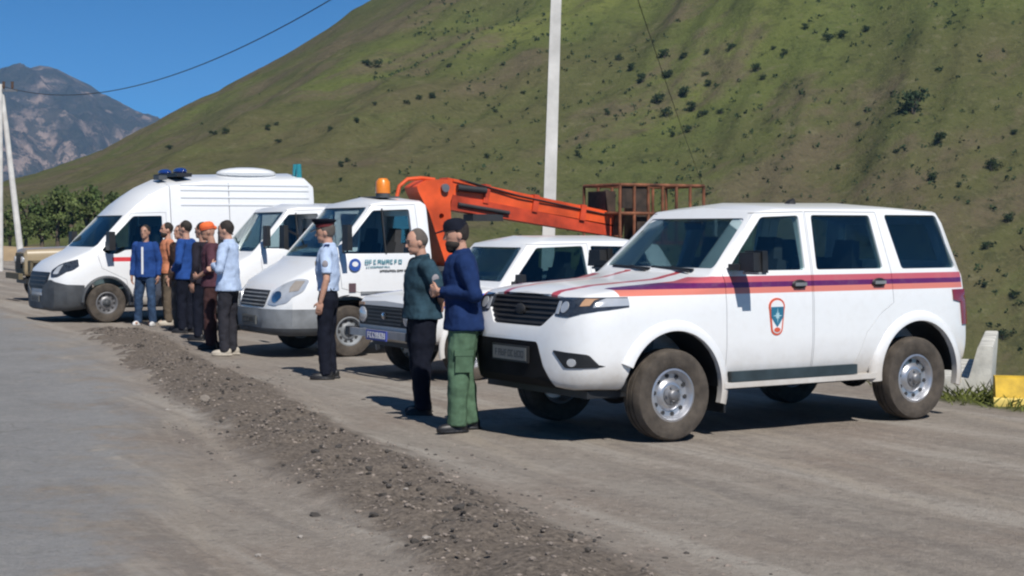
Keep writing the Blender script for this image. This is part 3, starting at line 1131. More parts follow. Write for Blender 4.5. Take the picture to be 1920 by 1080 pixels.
# white concrete block and yellow kerb at the back edge of the lot
PARA = mat("painted_concrete", (0.58, 0.57, 0.52), 0.85, var=0.22, vscale=4, bmp=0.4, bscale=25)
px_, py_ = 4.72, 16.35
z0 = gz(px_, py_) - 0.06
prof = rounded([(-0.42, 0), (0.17, 0), (0.20, 0.58), (0.05, 0.58), (-0.04, 0.24), (-0.42, 0.24)], 0.02, 2)
me = prism(prof, 'y', 0, 2.6)
o = mk("parapet_block", me, PARA, loc=(px_, py_, z0), rot=(0, 0, R(-18)), angle=30)
tag(o, "white concrete parapet block in the grass behind the off-road car", "barrier")
YEL = mat("yellow_paint", (0.62, 0.40, 0.03), 0.7, var=0.2, vscale=5, bmp=0.3, bscale=30)
YEL2 = mat("yellow_light", (0.75, 0.58, 0.16), 0.7, var=0.15, vscale=5)
root = empty("yellow_kerb", (4.66, 15.35, gz(4.9, 15.35) - 0.03), R(-12))
tag(root, "low yellow painted kerb block in the grass", "kerb")
mk("block", prism(rounded([(0.03, 0.0), (0.42, 0.0), (0.36, 0.30), (0.16, 0.30), (0.04, 0.12)], 0.015, 2), 'x', 0, 1.7), YEL, root, angle=30)
mk("lip", prism(rounded([(0.0, 0.0), (0.06, 0.0), (0.06, 0.115), (0.0, 0.10)], 0.01, 2), 'x', -0.02, 1.72), YEL2, root, angle=30)

# ------------------------------------------------------------------ vehicle materials
def paint(name, stripe=None, base=(0.76, 0.775, 0.79), dusty=0.8):
    m = bpy.data.materials.new(name)
    nt, b = _nt(m)
    tc = N(nt, "ShaderNodeTexCoord").outputs['Object']
    sp = N(nt, "ShaderNodeSeparateXYZ")
    nt.links.new(tc, sp.inputs[0])
    x, y, z = sp.outputs
    ay = math_n(nt, 'ABSOLUTE', y)
    c = mix_c(nt, 0.0, base, base)
    gt = lambda a, v: math_n(nt, 'GREATER_THAN', a, v)
    lt = lambda a, v: math_n(nt, 'LESS_THAN', a, v)
    mul = lambda *a: a[0] if len(a) == 1 else math_n(nt, 'MULTIPLY', a[0], mul(*a[1:]))
    if stripe:
        c = stripe(nt, c, x, y, z, ay, gt, lt, mul)
    n1 = noise(nt, tc, 3.0, 5, 0.65)
    n2 = noise(nt, tc, 14.0, 4, 0.7)
    k = math_n(nt, 'ADD', smooth(nt, z, 0.95, 0.35), math_n(nt, 'MULTIPLY', math_n(nt, 'SUBTRACT', n1, 0.55), 0.9))
    dustf = math_n(nt, 'MULTIPLY', smooth(nt, k, 0.25, 1.2), dusty)
    dustf = math_n(nt, 'ADD', dustf, math_n(nt, 'MULTIPLY', smooth(nt, n2, 0.42, 0.8), 0.10))
    c = mix_c(nt, dustf, c, (0.40, 0.35, 0.29))
    nt.links.new(c, b.inputs['Base Color'])
    r_ = N(nt, "ShaderNodeMapRange")
    nt.links.new(dustf, r_.inputs[0])
    r_.inputs[2].default_value = 0.6
    r_.inputs[3].default_value = 0.28
    r_.inputs[4].default_value = 0.7
    nt.links.new(r_.outputs[0], b.inputs['Roughness'])
    b.inputs['Coat Weight'].default_value = 0.35
    b.inputs['Coat Roughness'].default_value = 0.08
    return m

def suv_stripe(nt, c, x, y, z, ay, gt, lt, mul):
    side = gt(ay, 0.62)
    fr = lt(x, 0.50)
    topz = math_n(nt, 'SUBTRACT', 1.322, math_n(nt, 'MULTIPLY', math_n(nt, 'MAXIMUM', math_n(nt, 'ADD', x, 0.45), 0.0), 0.075))
    on = mul(side, fr, gt(x, -3.37))
    c = mix_c(nt, mul(on, gt(z, 1.178), lt(z, 1.236)), c, (0.64, 0.20, 0.15))
    c = mix_c(nt, mul(on, gt(z, 1.264), lt(z, topz)), c, (0.50, 0.105, 0.13))
    c = mix_c(nt, mul(on, gt(z, 1.228), lt(z, 1.272)), c, (0.11, 0.014, 0.10))
    hood = mul(gt(z, 1.02), lt(math_n(nt, 'ABSOLUTE', math_n(nt, 'SUBTRACT', ay, 0.36)), 0.046), gt(x, -0.47), lt(x, 0.86))
    c = mix_c(nt, hood, c, (0.50, 0.075, 0.095))
    return c

def niva_stripe(nt, c, x, y, z, ay, gt, lt, mul):
    return mix_c(nt, mul(gt(ay, 0.6), gt(z, 0.83), lt(z, 0.985), lt(x, 0.55)), c, (0.015, 0.09, 0.55))

def van_stripe(nt, c, x, y, z, ay, gt, lt, mul):
    c = mix_c(nt, mul(gt(ay, 0.6), gt(z, 1.12), lt(z, 1.20), lt(x, -0.1)), c, (0.62, 0.05, 0.06))
    return c

WHITE_SUV = paint("white_paint_suv", suv_stripe)
WHITE_NIVA = paint("white_paint_police", niva_stripe, dusty=0.7)
WHITE_VAN = paint("white_paint_van", van_stripe)
WHITE_TRUCK = paint("white_paint_truck", None, dusty=0.45)
WHITE = paint("white_paint_plain", None, dusty=0.2)
TAN_JEEP = paint("tan_paint", None, base=(0.33, 0.26, 0.16), dusty=0.6)
KHAKI = mat("khaki_paint", (0.13, 0.105, 0.06), 0.7)
ORANGE = mat("orange_paint", (0.70, 0.090, 0.020), 0.45, var=0.22, vscale=2.2, bmp=0.15, bscale=30)
RUST = mat("rusty_orange", (0.19, 0.070, 0.034), 0.8, var=0.5, vscale=5.0)
BLACKP = mat("black_plastic", (0.016, 0.017, 0.019), 0.5, var=0.25)
BLACKM = mat("matt_black_plastic", (0.009, 0.009, 0.010), 0.85, var=0.25, spec=0.2)
GREYP = mat("grey_bumper", (0.060, 0.066, 0.074), 0.55, var=0.2, vscale=5)
LGREYP = mat("silver_grey_bumper", (0.22, 0.235, 0.25), 0.5, var=0.2, vscale=4)
DARKTEAL = mat("step_plastic", (0.030, 0.045, 0.052), 0.5, var=0.25)
RUBBER = mat("dusty_tyre", (0.070, 0.058, 0.047), 0.9, var=0.3, vscale=9, bmp=0.4, bscale=60)
CHROME = mat("chrome", (0.62, 0.63, 0.66), 0.22, 1.0, var=0.08)
ALLOY = mat("silver_wheel", (0.50, 0.51, 0.54), 0.35, 0.75, var=0.12)
LENS = mat("clear_lens", (0.55, 0.58, 0.62), 0.12, 0.35, var=0.1, coat=1.0)
LAMPDARK = mat("dark_lamp_glass", (0.035, 0.042, 0.055), 0.08, var=0.3, vscale=20, coat=1.0)
AMBER = mat("amber_lens", (0.42, 0.25, 0.15), 0.25, coat=0.6)
REDLENS = mat("red_lens", (0.22, 0.012, 0.015), 0.2, coat=0.8)
BLUELENS = mat("blue_lens", (0.012, 0.04, 0.20), 0.15, coat=0.8)
SEAT = mat("seat_cloth", (0.035, 0.036, 0.040), 0.9)
CURTAIN = mat("pale_curtain", (0.72, 0.72, 0.70), 0.9)
PLATE = mat("number_plate", (0.15, 0.155, 0.15), 0.6, var=0.1)  # grey darkened to put the shade of the car front into the colour
PLATEBLUE = mat("blue_plate", (0.07, 0.10, 0.42), 0.5)
WHITETEXT = mat("white_lettering", (0.75, 0.76, 0.78), 0.6, var=0)
BLUETEXT = mat("blue_lettering", (0.03, 0.09, 0.36), 0.5, var=0)
TEALTEXT = mat("teal_lettering", (0.10, 0.28, 0.34), 0.5, var=0)
DARKTEXT = mat("dark_lettering", (0.05, 0.055, 0.06), 0.6, var=0)
EMB_ORANGE = mat("emblem_orange", (0.60, 0.10, 0.05), 0.5, var=0.05)
EMB_TEAL = mat("emblem_teal", (0.025, 0.16, 0.26), 0.5, var=0.1)
GLASS = mat_glass("car_glass", (0.76, 0.86, 0.87))
GLASS_DARK = mat_glass("tinted_glass", (0.58, 0.69, 0.71), 0.10)

def wheel_meshes(r, w, style):
    rr = r * 0.575 if style != 'truck' else r * 0.56
    t = MB()
    h = w / 2
    t.lathe_y([(rr, -h * 0.72), (rr + 0.03, -h * 0.92), (r * 0.82, -h), (r * 0.95, -h * 0.9), (r - .004, -h * 0.70), (r, -h * 0.30), (r - 0.012, -h * 0.27), (r - 0.012, -h * 0.20), (r, -h * 0.17),
               (r, h * 0.17), (r - 0.012, h * 0.20), (r - 0.012, h * 0.27), (r, h * 0.30), (r - .004, h * 0.70), (r * 0.95, h * 0.9), (r * 0.82, h), (rr + 0.03, h * 0.92), (rr, h * 0.72)], 44)
    tyre = t.mesh()
    m_ = MB()
    m_.lathe_y([(rr + 0.006, h * 0.74), (rr - 0.012, h * 0.78), (rr - 0.03, h * 0.60), (rr * 0.80, h * 0.32), (rr * 0.62, h * 0.30), (rr * 0.52, h * 0.52), (rr * 0.44, h * 0.56), (0.001, h * 0.56),
                (0.001, h * 0.2), (rr * 0.8, h * 0.2), (rr - 0.02, -h * 0.6), (rr + 0.006, -h * 0.7)], 36)
    rim = m_.mesh()
    d = MB()
    nh = 10 if style != 'niva' else 12
    for k in range(nh):
        a = 2 * math.pi * (k + 0.3) / nh
        d.disc_y((math.cos(a) * rr * 0.735, h * 0.31 - 0.012, math.sin(a) * rr * 0.735), rr * (0.085 if style != 'truck' else 0.12), 0.02, 10)
    holes = d.mesh()  # solid dark discs, coloured like the shade inside rim openings
    hb = MB()
    hb.lathe_y([(rr * 0.40, h * 0.50), (rr * 0.38, h * 0.66), (rr * 0.24, h * 0.74), (rr * 0.20, h * 0.92), (rr * 0.15, h * 0.98), (0.001, h * 0.98), (0.001, h * 0.4), (rr * 0.40, h * 0.4)], 22)
    for k in range(5):
        a = 2 * math.pi * k / 5
        hb.disc_y((math.cos(a) * rr * 0.31, h * 0.66, math.sin(a) * rr * 0.31), rr * 0.045, 0.02, 6)
    return tyre, rim, holes, hb.mesh()

def add_wheels(root, pos, r, w, style, rimm=None, hubm=None):
    ty, ri, ho, hu = wheel_meshes(r, w, style)
    for (x, y) in pos:
        e = empty("wheel", (x, y, r), 0 if y > 0 else math.pi, root)
        e.rotation_euler = (0, rnd.random() * 0.5, 0 if y > 0 else math.pi)
        mk("tyre", ty, RUBBER, e, 40)
        mk("rim", ri, rimm or ALLOY, e, 40)
        tag(mk("rim_dark_discs", ho, DARKMETAL, e, 40), kind="stuff")
        mk("hub_cap", hu, hubm or STEEL, e, 40)

def seat(root, x, y, z, w=0.5, m=None):
    s = MB()
    s.box((x, y, z + 0.09), (0.5, w, 0.18), taper=0.93)
    s.box((x - 0.27, y, z + 0.42), (0.16, w * 0.95, 0.62), Matrix.Rotation(R(-12), 3, 'Y'), taper=0.82)
    if w < 0.8:
        s.box((x - 0.34, y, z + 0.82), (0.1, 0.26, 0.2), Matrix.Rotation(R(-8), 3, 'Y'), taper=0.85)
    else:
        for k in (-1, 1):
            s.box((x - 0.34, y + k * w * 0.28, z + 0.80), (0.1, 0.26, 0.18), Matrix.Rotation(R(-8), 3, 'Y'), taper=0.85)
    o = s.build("seat", m or SEAT, root)
    return o

def steering(root, c, r=0.19, tilt=25):
    s = MB()
    rot = Matrix.Rotation(R(90 - tilt), 3, 'Y')
    s.tube([Vector(c) + rot @ Vector((r * math.cos(a), r * math.sin(a), 0)) for a in np.linspace(0, 2 * math.pi, 25)], 0.016, 6)
    s.tube([Vector(c) + rot @ Vector((r, 0, 0)), Vector(c), Vector(c) + rot @ Vector((-r * .5, r * .85, 0))], 0.014, 6)
    s.tube([c, (c[0] + 0.3, c[1], c[2] - 0.2)], 0.025, 6)
    s.build("steering_wheel", BLACKP, root)

def flare(root, name, cx, cz, r, y, m, a0=-12, a1=192, wdt=0.10, out=0.045, flat=1.0):
    """wheel-arch moulding swept round the arch"""
    prof = [(0.0, -0.02), (0.0, out), (wdt * 0.35, out * 1.05), (wdt * 0.8, out * 0.6), (wdt, 0.0), (wdt, -0.02)]
    v, f = [], []
    ns = 30
    for k in range(ns + 1):
        a = R(a0 + (a1 - a0) * k / ns)
        ca, sa = math.cos(a), math.sin(a)
        for rr, oo in prof:
            v.append((cx + ca * (r + rr) * flat, (y + oo) if y > 0 else (y - oo), cz + sa * (r + rr)))
    n = len(prof)
    for k in range(ns):
        for i in range(n):
            i2 = (i + 1) % n
            f.append((k * n + i, k * n + i2, (k + 1) * n + i2, (k + 1) * n + i))
    f += [tuple(range(n)), tuple(ns * n + i for i in range(n))[::-1]]
    return mk(name, me_new(v, f), m, root, 40)

def glyphs(mb, x0, z0, w, h, n, y, seed, mi=0, dirx=-1, th=0.004):
    """a row of letter-like strokes on a side panel facing +y"""
    r = random.Random(seed)
    cw = w / n
    for k in range(n):
        cx = x0 + dirx * (k + 0.5) * cw
        sw, st = cw * 0.62, min(cw * 0.2, h * 0.24)
        mb.box((cx - dirx * sw / 2, y, z0 + h / 2), (st, th, h), mi=mi)
        for zz in r.sample([st / 2, h / 2, h - st / 2], 2):
            mb.box((cx, y, z0 + zz), (sw - st, th, st), mi=mi)
        if r.random() < 0.6:
            mb.box((cx + dirx * sw / 2, y, z0 + h / 2), (st, th, h * 0.98), mi=mi)

def glyphs_front(mb, y0, z0, w, h, n, x, seed, mi=0, th=0.004):
    r = random.Random(seed)
    cw = w / n
    for k in range(n):
        cy = y0 + (k + 0.5) * cw
        sw, st = cw * 0.62, min(cw * 0.22, h * 0.2)
        mb.box((x, cy - sw / 2, z0 + h / 2), (th, st, h), mi=mi)
        for zz in r.sample([st / 2, h / 2, h - st / 2], 2):
            mb.box((x, cy, z0 + zz), (th, sw - st, st), mi=mi)
        if r.random() < 0.6:
            mb.box((x, cy + sw / 2, z0 + h / 2), (th, st, h * 0.98), mi=mi)

def both(f):
    for s in (1, -1):
        f(s)

def ypr(poly, s, a=0.45, b=1.4):
    return prism(poly, 'y', a * s, b * s) if s > 0 else prism(poly, 'y', -b, -a)

# ------------------------------------------------------------------ white off-road car with red stripes
PHI = 32.4
suv = empty("off_road_car", (0.825, 13.62, 0.0), math.pi + R(PHI))
tag(suv, "white off-road estate car with red stripes and round emblem on its door", "car")
K = [
 (0.97, [(0, .52), (.40, .52), (.44, .57), (.46, .66), (.46, .74), (.44, .80), (.40, .84), (0, .86)]),
 (0.91, [(0, .46), (.60, .46), (.66, .54), (.68, .66), (.67, .80), (.635, .90), (.575, .965), (0, 1.01)]),
 (0.83, [(0, .44), (.73, .44), (.79, .54), (.81, .68), (.80, .88), (.765, 1.06), (.70, 1.145), (0, 1.205)]),
 (0.72, [(0, .44), (.80, .44), (.86, .55), (.875, .70), (.87, .96), (.83, 1.13), (.745, 1.195), (0, 1.235)]),
 (0.45, [(0, .43), (.83, .43), (.89, .55), (.90, .72), (.895, 1.02), (.862, 1.18), (.775, 1.235), (0, 1.265)]),
 (-.20, [(0, .42), (.84, .42), (.895, .55), (.912, .75), (.905, 1.05), (.88, 1.22), (.80, 1.275), (0, 1.305)]),
 (-.46, [(0, .42), (.84, .42), (.895, .55), (.915, .75), (.91, 1.08), (.885, 1.28), (.81, 1.335), (0, 1.35)]),
 (-1.02, [(0, .42), (.84, .42), (.895, .55), (.918, .75), (.912, 1.10), (.89, 1.34), (.70, 1.865), (0, 1.90)]),
 (-1.25, [(0, .42), (.84, .42), (.895, .55), (.918, .75), (.912, 1.10), (.89, 1.34), (.71, 1.895), (0, 1.945)]),
 (-2.6, [(0, .42), (.84, .42), (.895, .55), (.918, .75), (.912, 1.10), (.89, 1.34), (.71, 1.90), (0, 1.955)]),
 (-3.21, [(0, .46), (.82, .46), (.88, .58), (.91, .78), (.905, 1.10), (.88, 1.34), (.69, 1.87), (0, 1.925)]),
 (-3.275, [(0, .46), (.82, .46), (.875, .58), (.90, .78), (.895, 1.10), (.87, 1.34), (.68, 1.81), (0, 1.85)]),
 (-3.385, [(0, .46), (.81, .46), (.86, .58), (.88, .78), (.875, 1.10), (.84, 1.30), (.79, 1.36), (0, 1.40)]),
 (-3.44, [(0, .48), (.80, .48), (.84, .58), (.855, .70), (.85, .95), (.82, 1.06), (.76, 1.10), (0, 1.12)]),
]
H = Hull(K, 0.05)
KI = [(-.56, [(0, .60), (.76, .60), (.80, .66), (.82, .80), (.82, 1.1), (.80, 1.26), (.76, 1.30), (0, 1.31)]),
      (-1.06, [(0, .60), (.78, .60), (.82, .66), (.845, .80), (.85, 1.1), (.835, 1.34), (.655, 1.77), (0, 1.80)]),
      (-1.30, [(0, .60), (.78, .60), (.82, .66), (.845, .80), (.85, 1.1), (.835, 1.34), (.66, 1.81), (0, 1.85)]),
      (-2.15, [(0, .60), (.78, .60), (.82, .66), (.845, .80), (.85, 1.1), (.835, 1.34), (.66, 1.82), (0, 1.865)]),
      (-2.25, [(0, .93), (.78, .93), (.82, .96), (.845, 1.0), (.85, 1.1), (.835, 1.34), (.66, 1.82), (0, 1.865)]),
      (-3.15, [(0, .93), (.78, .93), (.82, .96), (.84, 1.0), (.845, 1.1), (.83, 1.34), (.64, 1.79), (0, 1.83)]),
      (-3.32, [(0, .93), (.76, .93), (.79, .96), (.80, 1.0), (.80, 1.1), (.78, 1.26), (.74, 1.31), (0, 1.34)])]
INN = loft(KI, 0.04)
W1 = rounded([(-.60, 1.365), (-1.06, 1.815), (-1.475, 1.83), (-1.425, 1.365)], 0.03)
W2 = rounded([(-1.62, 1.835), (-1.555, 1.365), (-2.345, 1.365), (-2.315, 1.835)], 0.03)
W3 = rounded([(-2.50, 1.84), (-2.575, 1.36), (-3.285, 1.36), (-3.185, 1.84)], 0.03)
WS = rounded([(-.76, 1.385), (.76, 1.385), (.645, 1.805), (-.645, 1.805)], 0.04)
WR = rounded([(-.66, 1.42), (.66, 1.42), (.56, 1.76), (-.56, 1.76)], 0.04)
DF = [(-.535, .49), (-.535, 1.345), (-1.0, 1.85), (-1.545, 1.865), (-1.49, 1.34), (-1.485, .49)]
DR = [(-1.497, .49), (-1.502, 1.34), (-1.557, 1.865), (-2.40, 1.865), (-2.44, 1.34), (-2.455, 1.06), (-2.30, .97), (-2.12, .80), (-1.99, .49)]
wells = [prism(circle(cx, .42, r_), 'y', *yy) for cx, r_ in ((0, .475), (-2.76, .475)) for yy in ((.50, 1.3), (-1.3, -.50))]
body = boolean(H.base, [INN] + wells, 'DIFFERENCE')
doors_src = {}
for s in (1, -1):
    for nm, D, W in (("front_door", DF, W1), ("rear_door", DR, W2)):
        d = boolean(body, ypr(inset(D, 0.005), s, 0.48), 'INTERSECT')
        d = boolean(d, ypr(W, s, 0.48), 'DIFFERENCE')
        doors_src[(nm, s)] = d
cut = [prism(WS, 'x', 0.3, -1.25), prism(WR, 'x', -2.95, -3.6)]
for s in (1, -1):
    cut += [ypr(W3, s, 0.5), ypr(DF, s, 0.48), ypr(DR, s, 0.48)]
cut += [prism(rounded([(-.50, 1.188), (.50, 1.188), (.52, 1.07), (.36, .93), (-.36, .93), (-.52, 1.07)], .03), 'x', 0.80, 1.2)]
body = boolean(body, cut, 'DIFFERENCE')
mk("body", body, WHITE_SUV, suv, 30)
mk("windscreen", H.panel(prism(inset(WS, -0.012), 'x', 0.3, -1.2), -0.012, -0.018), GLASS, suv, 30)
mk("rear_window", H.panel(prism(inset(WR, -0.012), 'x', -2.9, -3.6), -0.012, -0.018), GLASS_DARK, suv, 30)
for s in (1, -1):
    for nm, D, W, hx in (("front_door", DF, W1, -1.335), ("rear_door", DR, W2, -2.27)):
        dob = mk("door", doors_src[(nm, s)], WHITE_SUV, suv, 30)
        mk("window", H.panel(ypr(inset(W, -0.01), s, 0.5), -0.014, -0.019), GLASS if nm == "front_door" else GLASS_DARK, dob, 30)
        hd = MB()
        hd.ell((hx, s * 0.912, 1.245), (0.085, 0.012, 0.040), 16, 8, mi=0)
        hd.box((hx, s * 0.928, 1.245), (0.13, 0.014, 0.028), mi=1)
        hd.build("handle", [BLACKP, LGREYP], dob)
        if nm == "front_door":
            mr = MB()
            mr.box((-.64, s * 0.93, 1.40), (.10, .14, .05))
            mr.box((-.645, s * 1.07, 1.445), (.09, .20, .15), taper=.86)
            mr.box((-.71, s * 1.07, 1.445), (.06, .235, .18), taper=.93)
            mr.box((-.69, s * 1.075, 1.352), (.08, .20, .022), mi=1)
            mr.build("mirror", [BLACKP, LGREYP], dob)
    mk("quarter_window", H.panel(ypr(inset(W3, -0.01), s, 0.5), -0.014, -0.019), GLASS_DARK, suv, 30)
    mk("tail_lamp", H.panel(ypr([(-3.20, 1.165), (-3.5, 1.165), (-3.5, .84), (-3.35, .84), (-3.32, 1.05), (-3.21, 1.07)], s, 0.66), 0.012, -0.02), REDLENS, suv, 30)
    lamp = mk("headlamp", H.panel(prism(rounded([(s * .50, 1.170), (s * .90, 1.175), (s * .93, 1.140), (s * .86, 1.070), (s * .66, 1.015), (s * .50, 1.025)], .02), 'x', 0.44, 1.2), 0.006, -0.03), LAMPDARK, suv, 30)
    mk("reflector", H.panel(prism(circle(s * .60, 1.095, .045, 18), 'x', 0.6, 1.2), 0.012, 0.0), LENS, lamp, 30)
    mk("running_light", H.panel(prism([(s * .505, 1.140), (s * .535, 1.140), (s * .545, 1.040), (s * .505, 1.040)], 'x', 0.6, 1.2), 0.011, 0.0), LENS, lamp, 30)
    mk("indicator", H.panel(prism([(s * .745, 1.165), (s * .81, 1.165), (s * .80, 1.110), (s * .75, 1.105)], 'x', 0.5, 1.2), 0.010, 0.0), AMBER, lamp, 30)
    mk("side_lens", H.panel(prism([(s * .825, 1.168), (s * .93, 1.165), (s * .90, 1.110), (s * .825, 1.095)], 'x', 0.44, 1.2), 0.010, 0.0), LENS, lamp, 30)
    fog = mk("fog_lamp", H.panel(prism(rounded([(s * .55, .755), (s * .83, .73), (s * .88, .625), (s * .68, .615)], .02), 'x', 0.5, 1.2), 0.008, -0.03), BLACKP, suv, 30)
    mk("lens", H.panel(prism(circle(s * .73, .662, .032, 14), 'x', 0.5, 1.2), 0.013, 0.0), LENS, fog, 30)
    flare(suv, "wheel_arch", 0, .42, .475, s * .890, WHITE_SUV, a0=24, a1=196, wdt=.095, out=.04)
    flare(suv, "wheel_arch", -2.76, .42, .475, s * .895, WHITE_SUV, a0=-5, a1=194)
    st = MB()
    st.box((-1.28, s * .895, .495), (1.42, .085, .085), taper=1.0)
    st.build("running_board", DARKTEAL, suv, 30)
    st = MB()
    st.box((-1.36, s * .885, .425), (1.72, .10, .045))
    st.build("sill", WHITE_SUV, suv, 30)
    fl = MB()
    fl.box((-.52, s * .80, .32), (.02, .22, .24))
    fl.build("mud_flap", BLACKP, suv)
gpoly = rounded([(-.50, 1.188), (.50, 1.188), (.52, 1.07), (.36, .93), (-.36, .93), (-.52, 1.07)], .03)
grl = mk("grille", H.panel(prism(inset(gpoly, 0.003), 'x', 0.7, 1.2), -0.02, -0.05), BLACKP, suv, 30)
for k in range(6):
    zz = .95 + k * .040
    ww = .365 + min(.13, max(0, (zz - .93) * 1.13))
    mk("slat", H.panel(prism([(-ww + .01, zz), (ww - .01, zz), (ww - .01, zz + .013), (-ww + .01, zz + .013)], 'x', .7, 1.2), -0.008, -0.03), DARKMETAL, grl, 30)
em = MB(); em.ell((.0, 0, 0), (.016, .075, .045), 16, 8)
mk("badge", em.mesh(), DARKMETAL, grl, 30, loc=(.895, 0, 1.06))
mk("lower_intake", H.panel(prism(rounded([(-.60, .81), (.36, .81), (.44, .64), (.56, .43), (-.60, .43)], .03), 'x', 0.5, 1.2), 0.007, -0.03), BLACKM, suv, 30)
pl = MB()
pl.box((.992, 0, .70), (.02, .54, .135), mi=0)
pl.box((1.003, 0, .70), (.006, .50, .105), mi=1)
glyphs_front(pl, -.22, .672, .44, .056, 9, 1.005, 12, mi=2)
pl.build("number_plate", [BLACKP, PLATE, DARKTEXT], suv)
ub = MB()
ub.box((-1.2, 0, .40), (3.9, 1.5, .06))
for s in (1, -1):
    ub.beam((.7, s * .42, .42), (-3.3, s * .42, .42), .09, .12)
ub.build("underbody", BLACKP, suv)
for x in (0, -2.76):
    ax = MB()
    ax.tube([(x, -.75, .37), (x, .75, .37)], .05, 10)
    ax.ell((x, .1, .37), (.15, .16, .14))
    ax.build("axle", DARKMETAL, suv)
for cx in (0, -2.76):
    for s in (1, -1):
        n = 14
        wl = MB()
        pts = [(cx + .47 * math.cos(math.pi * k / n), .42 + .47 * math.sin(math.pi * k / n)) for k in range(n + 1)]
        v = [(p[0], s * .50, p[1]) for p in pts] + [(p[0], s * .885, p[1]) for p in pts]
        f = [(k, k + 1, n + 2 + k, n + 1 + k) for k in range(n)] + [tuple(range(n + 1))]
        wl.add(v, f)
        wl.build("wheel_arch_liner", BLACKP, suv)
add_wheels(suv, [(0, .80), (0, -.80), (-2.76, .80), (-2.76, -.80)], .372, .235, 'suv')
for y in (.38, -.38):
    seat(suv, -1.12, y, .72)
seat(suv, -2.05, 0, .72, 1.35)
steering(suv, (-.88, .38, 1.22))
dsh = MB()
dsh.box((-.66, 0, 1.17), (.28, 1.56, .26), taper=.85)
dsh.build("dashboard", BLACKP, suv)
rv = MB(); rv.box((-.93, 0, 1.74), (.04, .24, .07)); rv.build("rear_view_mirror", BLACKP, suv)
wp = MB()
for y0, y1 in ((.55, -.05), (-.05, -.62)):
    wp.beam((-.47, y0, 1.372), (-.50, y1, 1.385), .02, .02)
    wp.beam((-.44, y0 - .02, 1.355), (-.485, (y0 + y1) / 2, 1.388), .02, .02)
wp.build("wipers", BLACKP, suv)
an = MB(); an.tube([(-1.95, .1, 1.915), (-1.97, .1, 1.945), (-2.0, .1, 1.985)], [.06, .05, .012], 8); an.build("roof_antenna", BLACKP, suv)
# emblem on the front door: orange ring, teal shield, white star, orange scroll
fd = [o for o in suv.children if o.name.startswith("door")][0]
def side_disc(mb, outline, y, mi, th=0.004):
    n = len(outline)
    v = [(p[0], y, p[1]) for p in outline] + [(p[0], y - th, p[1]) for p in outline]
    mb.add(v, [tuple(range(n)), tuple(range(n, 2 * n))[::-1]] + [(i, (i + 1) % n, n + (i + 1) % n, n + i) for i in range(n)], mi)
ex, ez = -1.075, .975
eb = MB()
YE = 0.913
def yat(z): return 0.9175 + (0.912 - 0.9175) * (z - .75) / .35 + 0.003
halo = [(ex + .088 * math.cos(a), ez + .085 + .075 * math.sin(a)) for a in np.linspace(R(-20), R(200), 15)] + \
       [(ex + .065 * math.cos(a), ez - .10 + .055 * math.sin(a)) for a in np.linspace(R(180), R(360), 11)]
side_disc(eb, halo, YE + .008, 0, .012)
inner = [(ex + .070 * math.cos(a), ez + .085 + .057 * math.sin(a)) for a in np.linspace(R(-10), R(190), 13)] + \
        [(ex + .048 * math.cos(a), ez - .10 + .038 * math.sin(a)) for a in np.linspace(R(180), R(360), 9)]
side_disc(eb, inner, YE + .011, 1, .012)
shield = [(ex + .068, ez + .085), (ex + .066, ez + .0), (ex + .03, ez - .05), (ex, ez - .085), (ex - .03, ez - .05), (ex - .066, ez + .0), (ex - .068, ez + .085)]
side_disc(eb, shield, YE + .014, 2, .012)
star = []
for k in range(16):
    a = 2 * math.pi * k / 16 + math.pi / 2
    q = .052 if k % 4 == 0 else (.016 if k % 2 else .028)
    star.append((ex + q * math.cos(a), ez + .01 + q * 1.25 * math.sin(a)))
side_disc(eb, star, YE + .017, 3, .012)
side_disc(eb, [(ex + .035 * math.cos(a), ez - .108 + .02 * math.sin(a)) for a in np.linspace(0, 2 * math.pi, 12, endpoint=False)], YE + .014, 0, .012)
eb.build("emblem", [EMB_ORANGE, WHITETEXT, EMB_TEAL, mat("emblem_pale", (0.35, 0.55, 0.62), 0.5, var=0)], fd, 30)

# ------------------------------------------------------------------ white police off-road hatchback
niva = empty("police_car", (-.857 + .02, 18.68, 0.0), math.pi + R(31))
tag(niva, "low white police car with blue side stripe and blue number plate", "car")
K = [
 (.72, [(0, .46), (.60, .46), (.66, .52), (.68, .60), (.68, .74), (.67, .82), (.62, .87), (0, .89)]),
 (.64, [(0, .42), (.72, .42), (.77, .50), (.785, .60), (.785, .78), (.765, .87), (.70, .925), (0, .95)]),
 (.20, [(0, .42), (.76, .42), (.80, .50), (.82, .62), (.82, .82), (.795, .94), (.72, .98), (0, 1.0)]),
 (-.36, [(0, .40), (.77, .40), (.81, .50), (.83, .65), (.825, .86), (.80, .99), (.73, 1.04), (0, 1.065)]),
 (-.80, [(0, .40), (.77, .40), (.81, .50), (.84, .65), (.83, .88), (.80, 1.04), (.63, 1.54), (0, 1.58)]),
 (-1.0, [(0, .40), (.77, .40), (.81, .50), (.84, .65), (.83, .88), (.80, 1.04), (.64, 1.575), (0, 1.635)]),
 (-2.3, [(0, .40), (.77, .40), (.81, .50), (.84, .65), (.83, .88), (.80, 1.04), (.64, 1.575), (0, 1.635)]),
 (-2.7, [(0, .42), (.76, .42), (.80, .50), (.83, .65), (.82, .88), (.79, 1.04), (.62, 1.52), (0, 1.57)]),
 (-3.0, [(0, .45), (.72, .45), (.77, .52), (.79, .65), (.78, .86), (.75, 1.0), (.66, 1.1), (0, 1.13)]),
]
HN = Hull(K, 0.04)
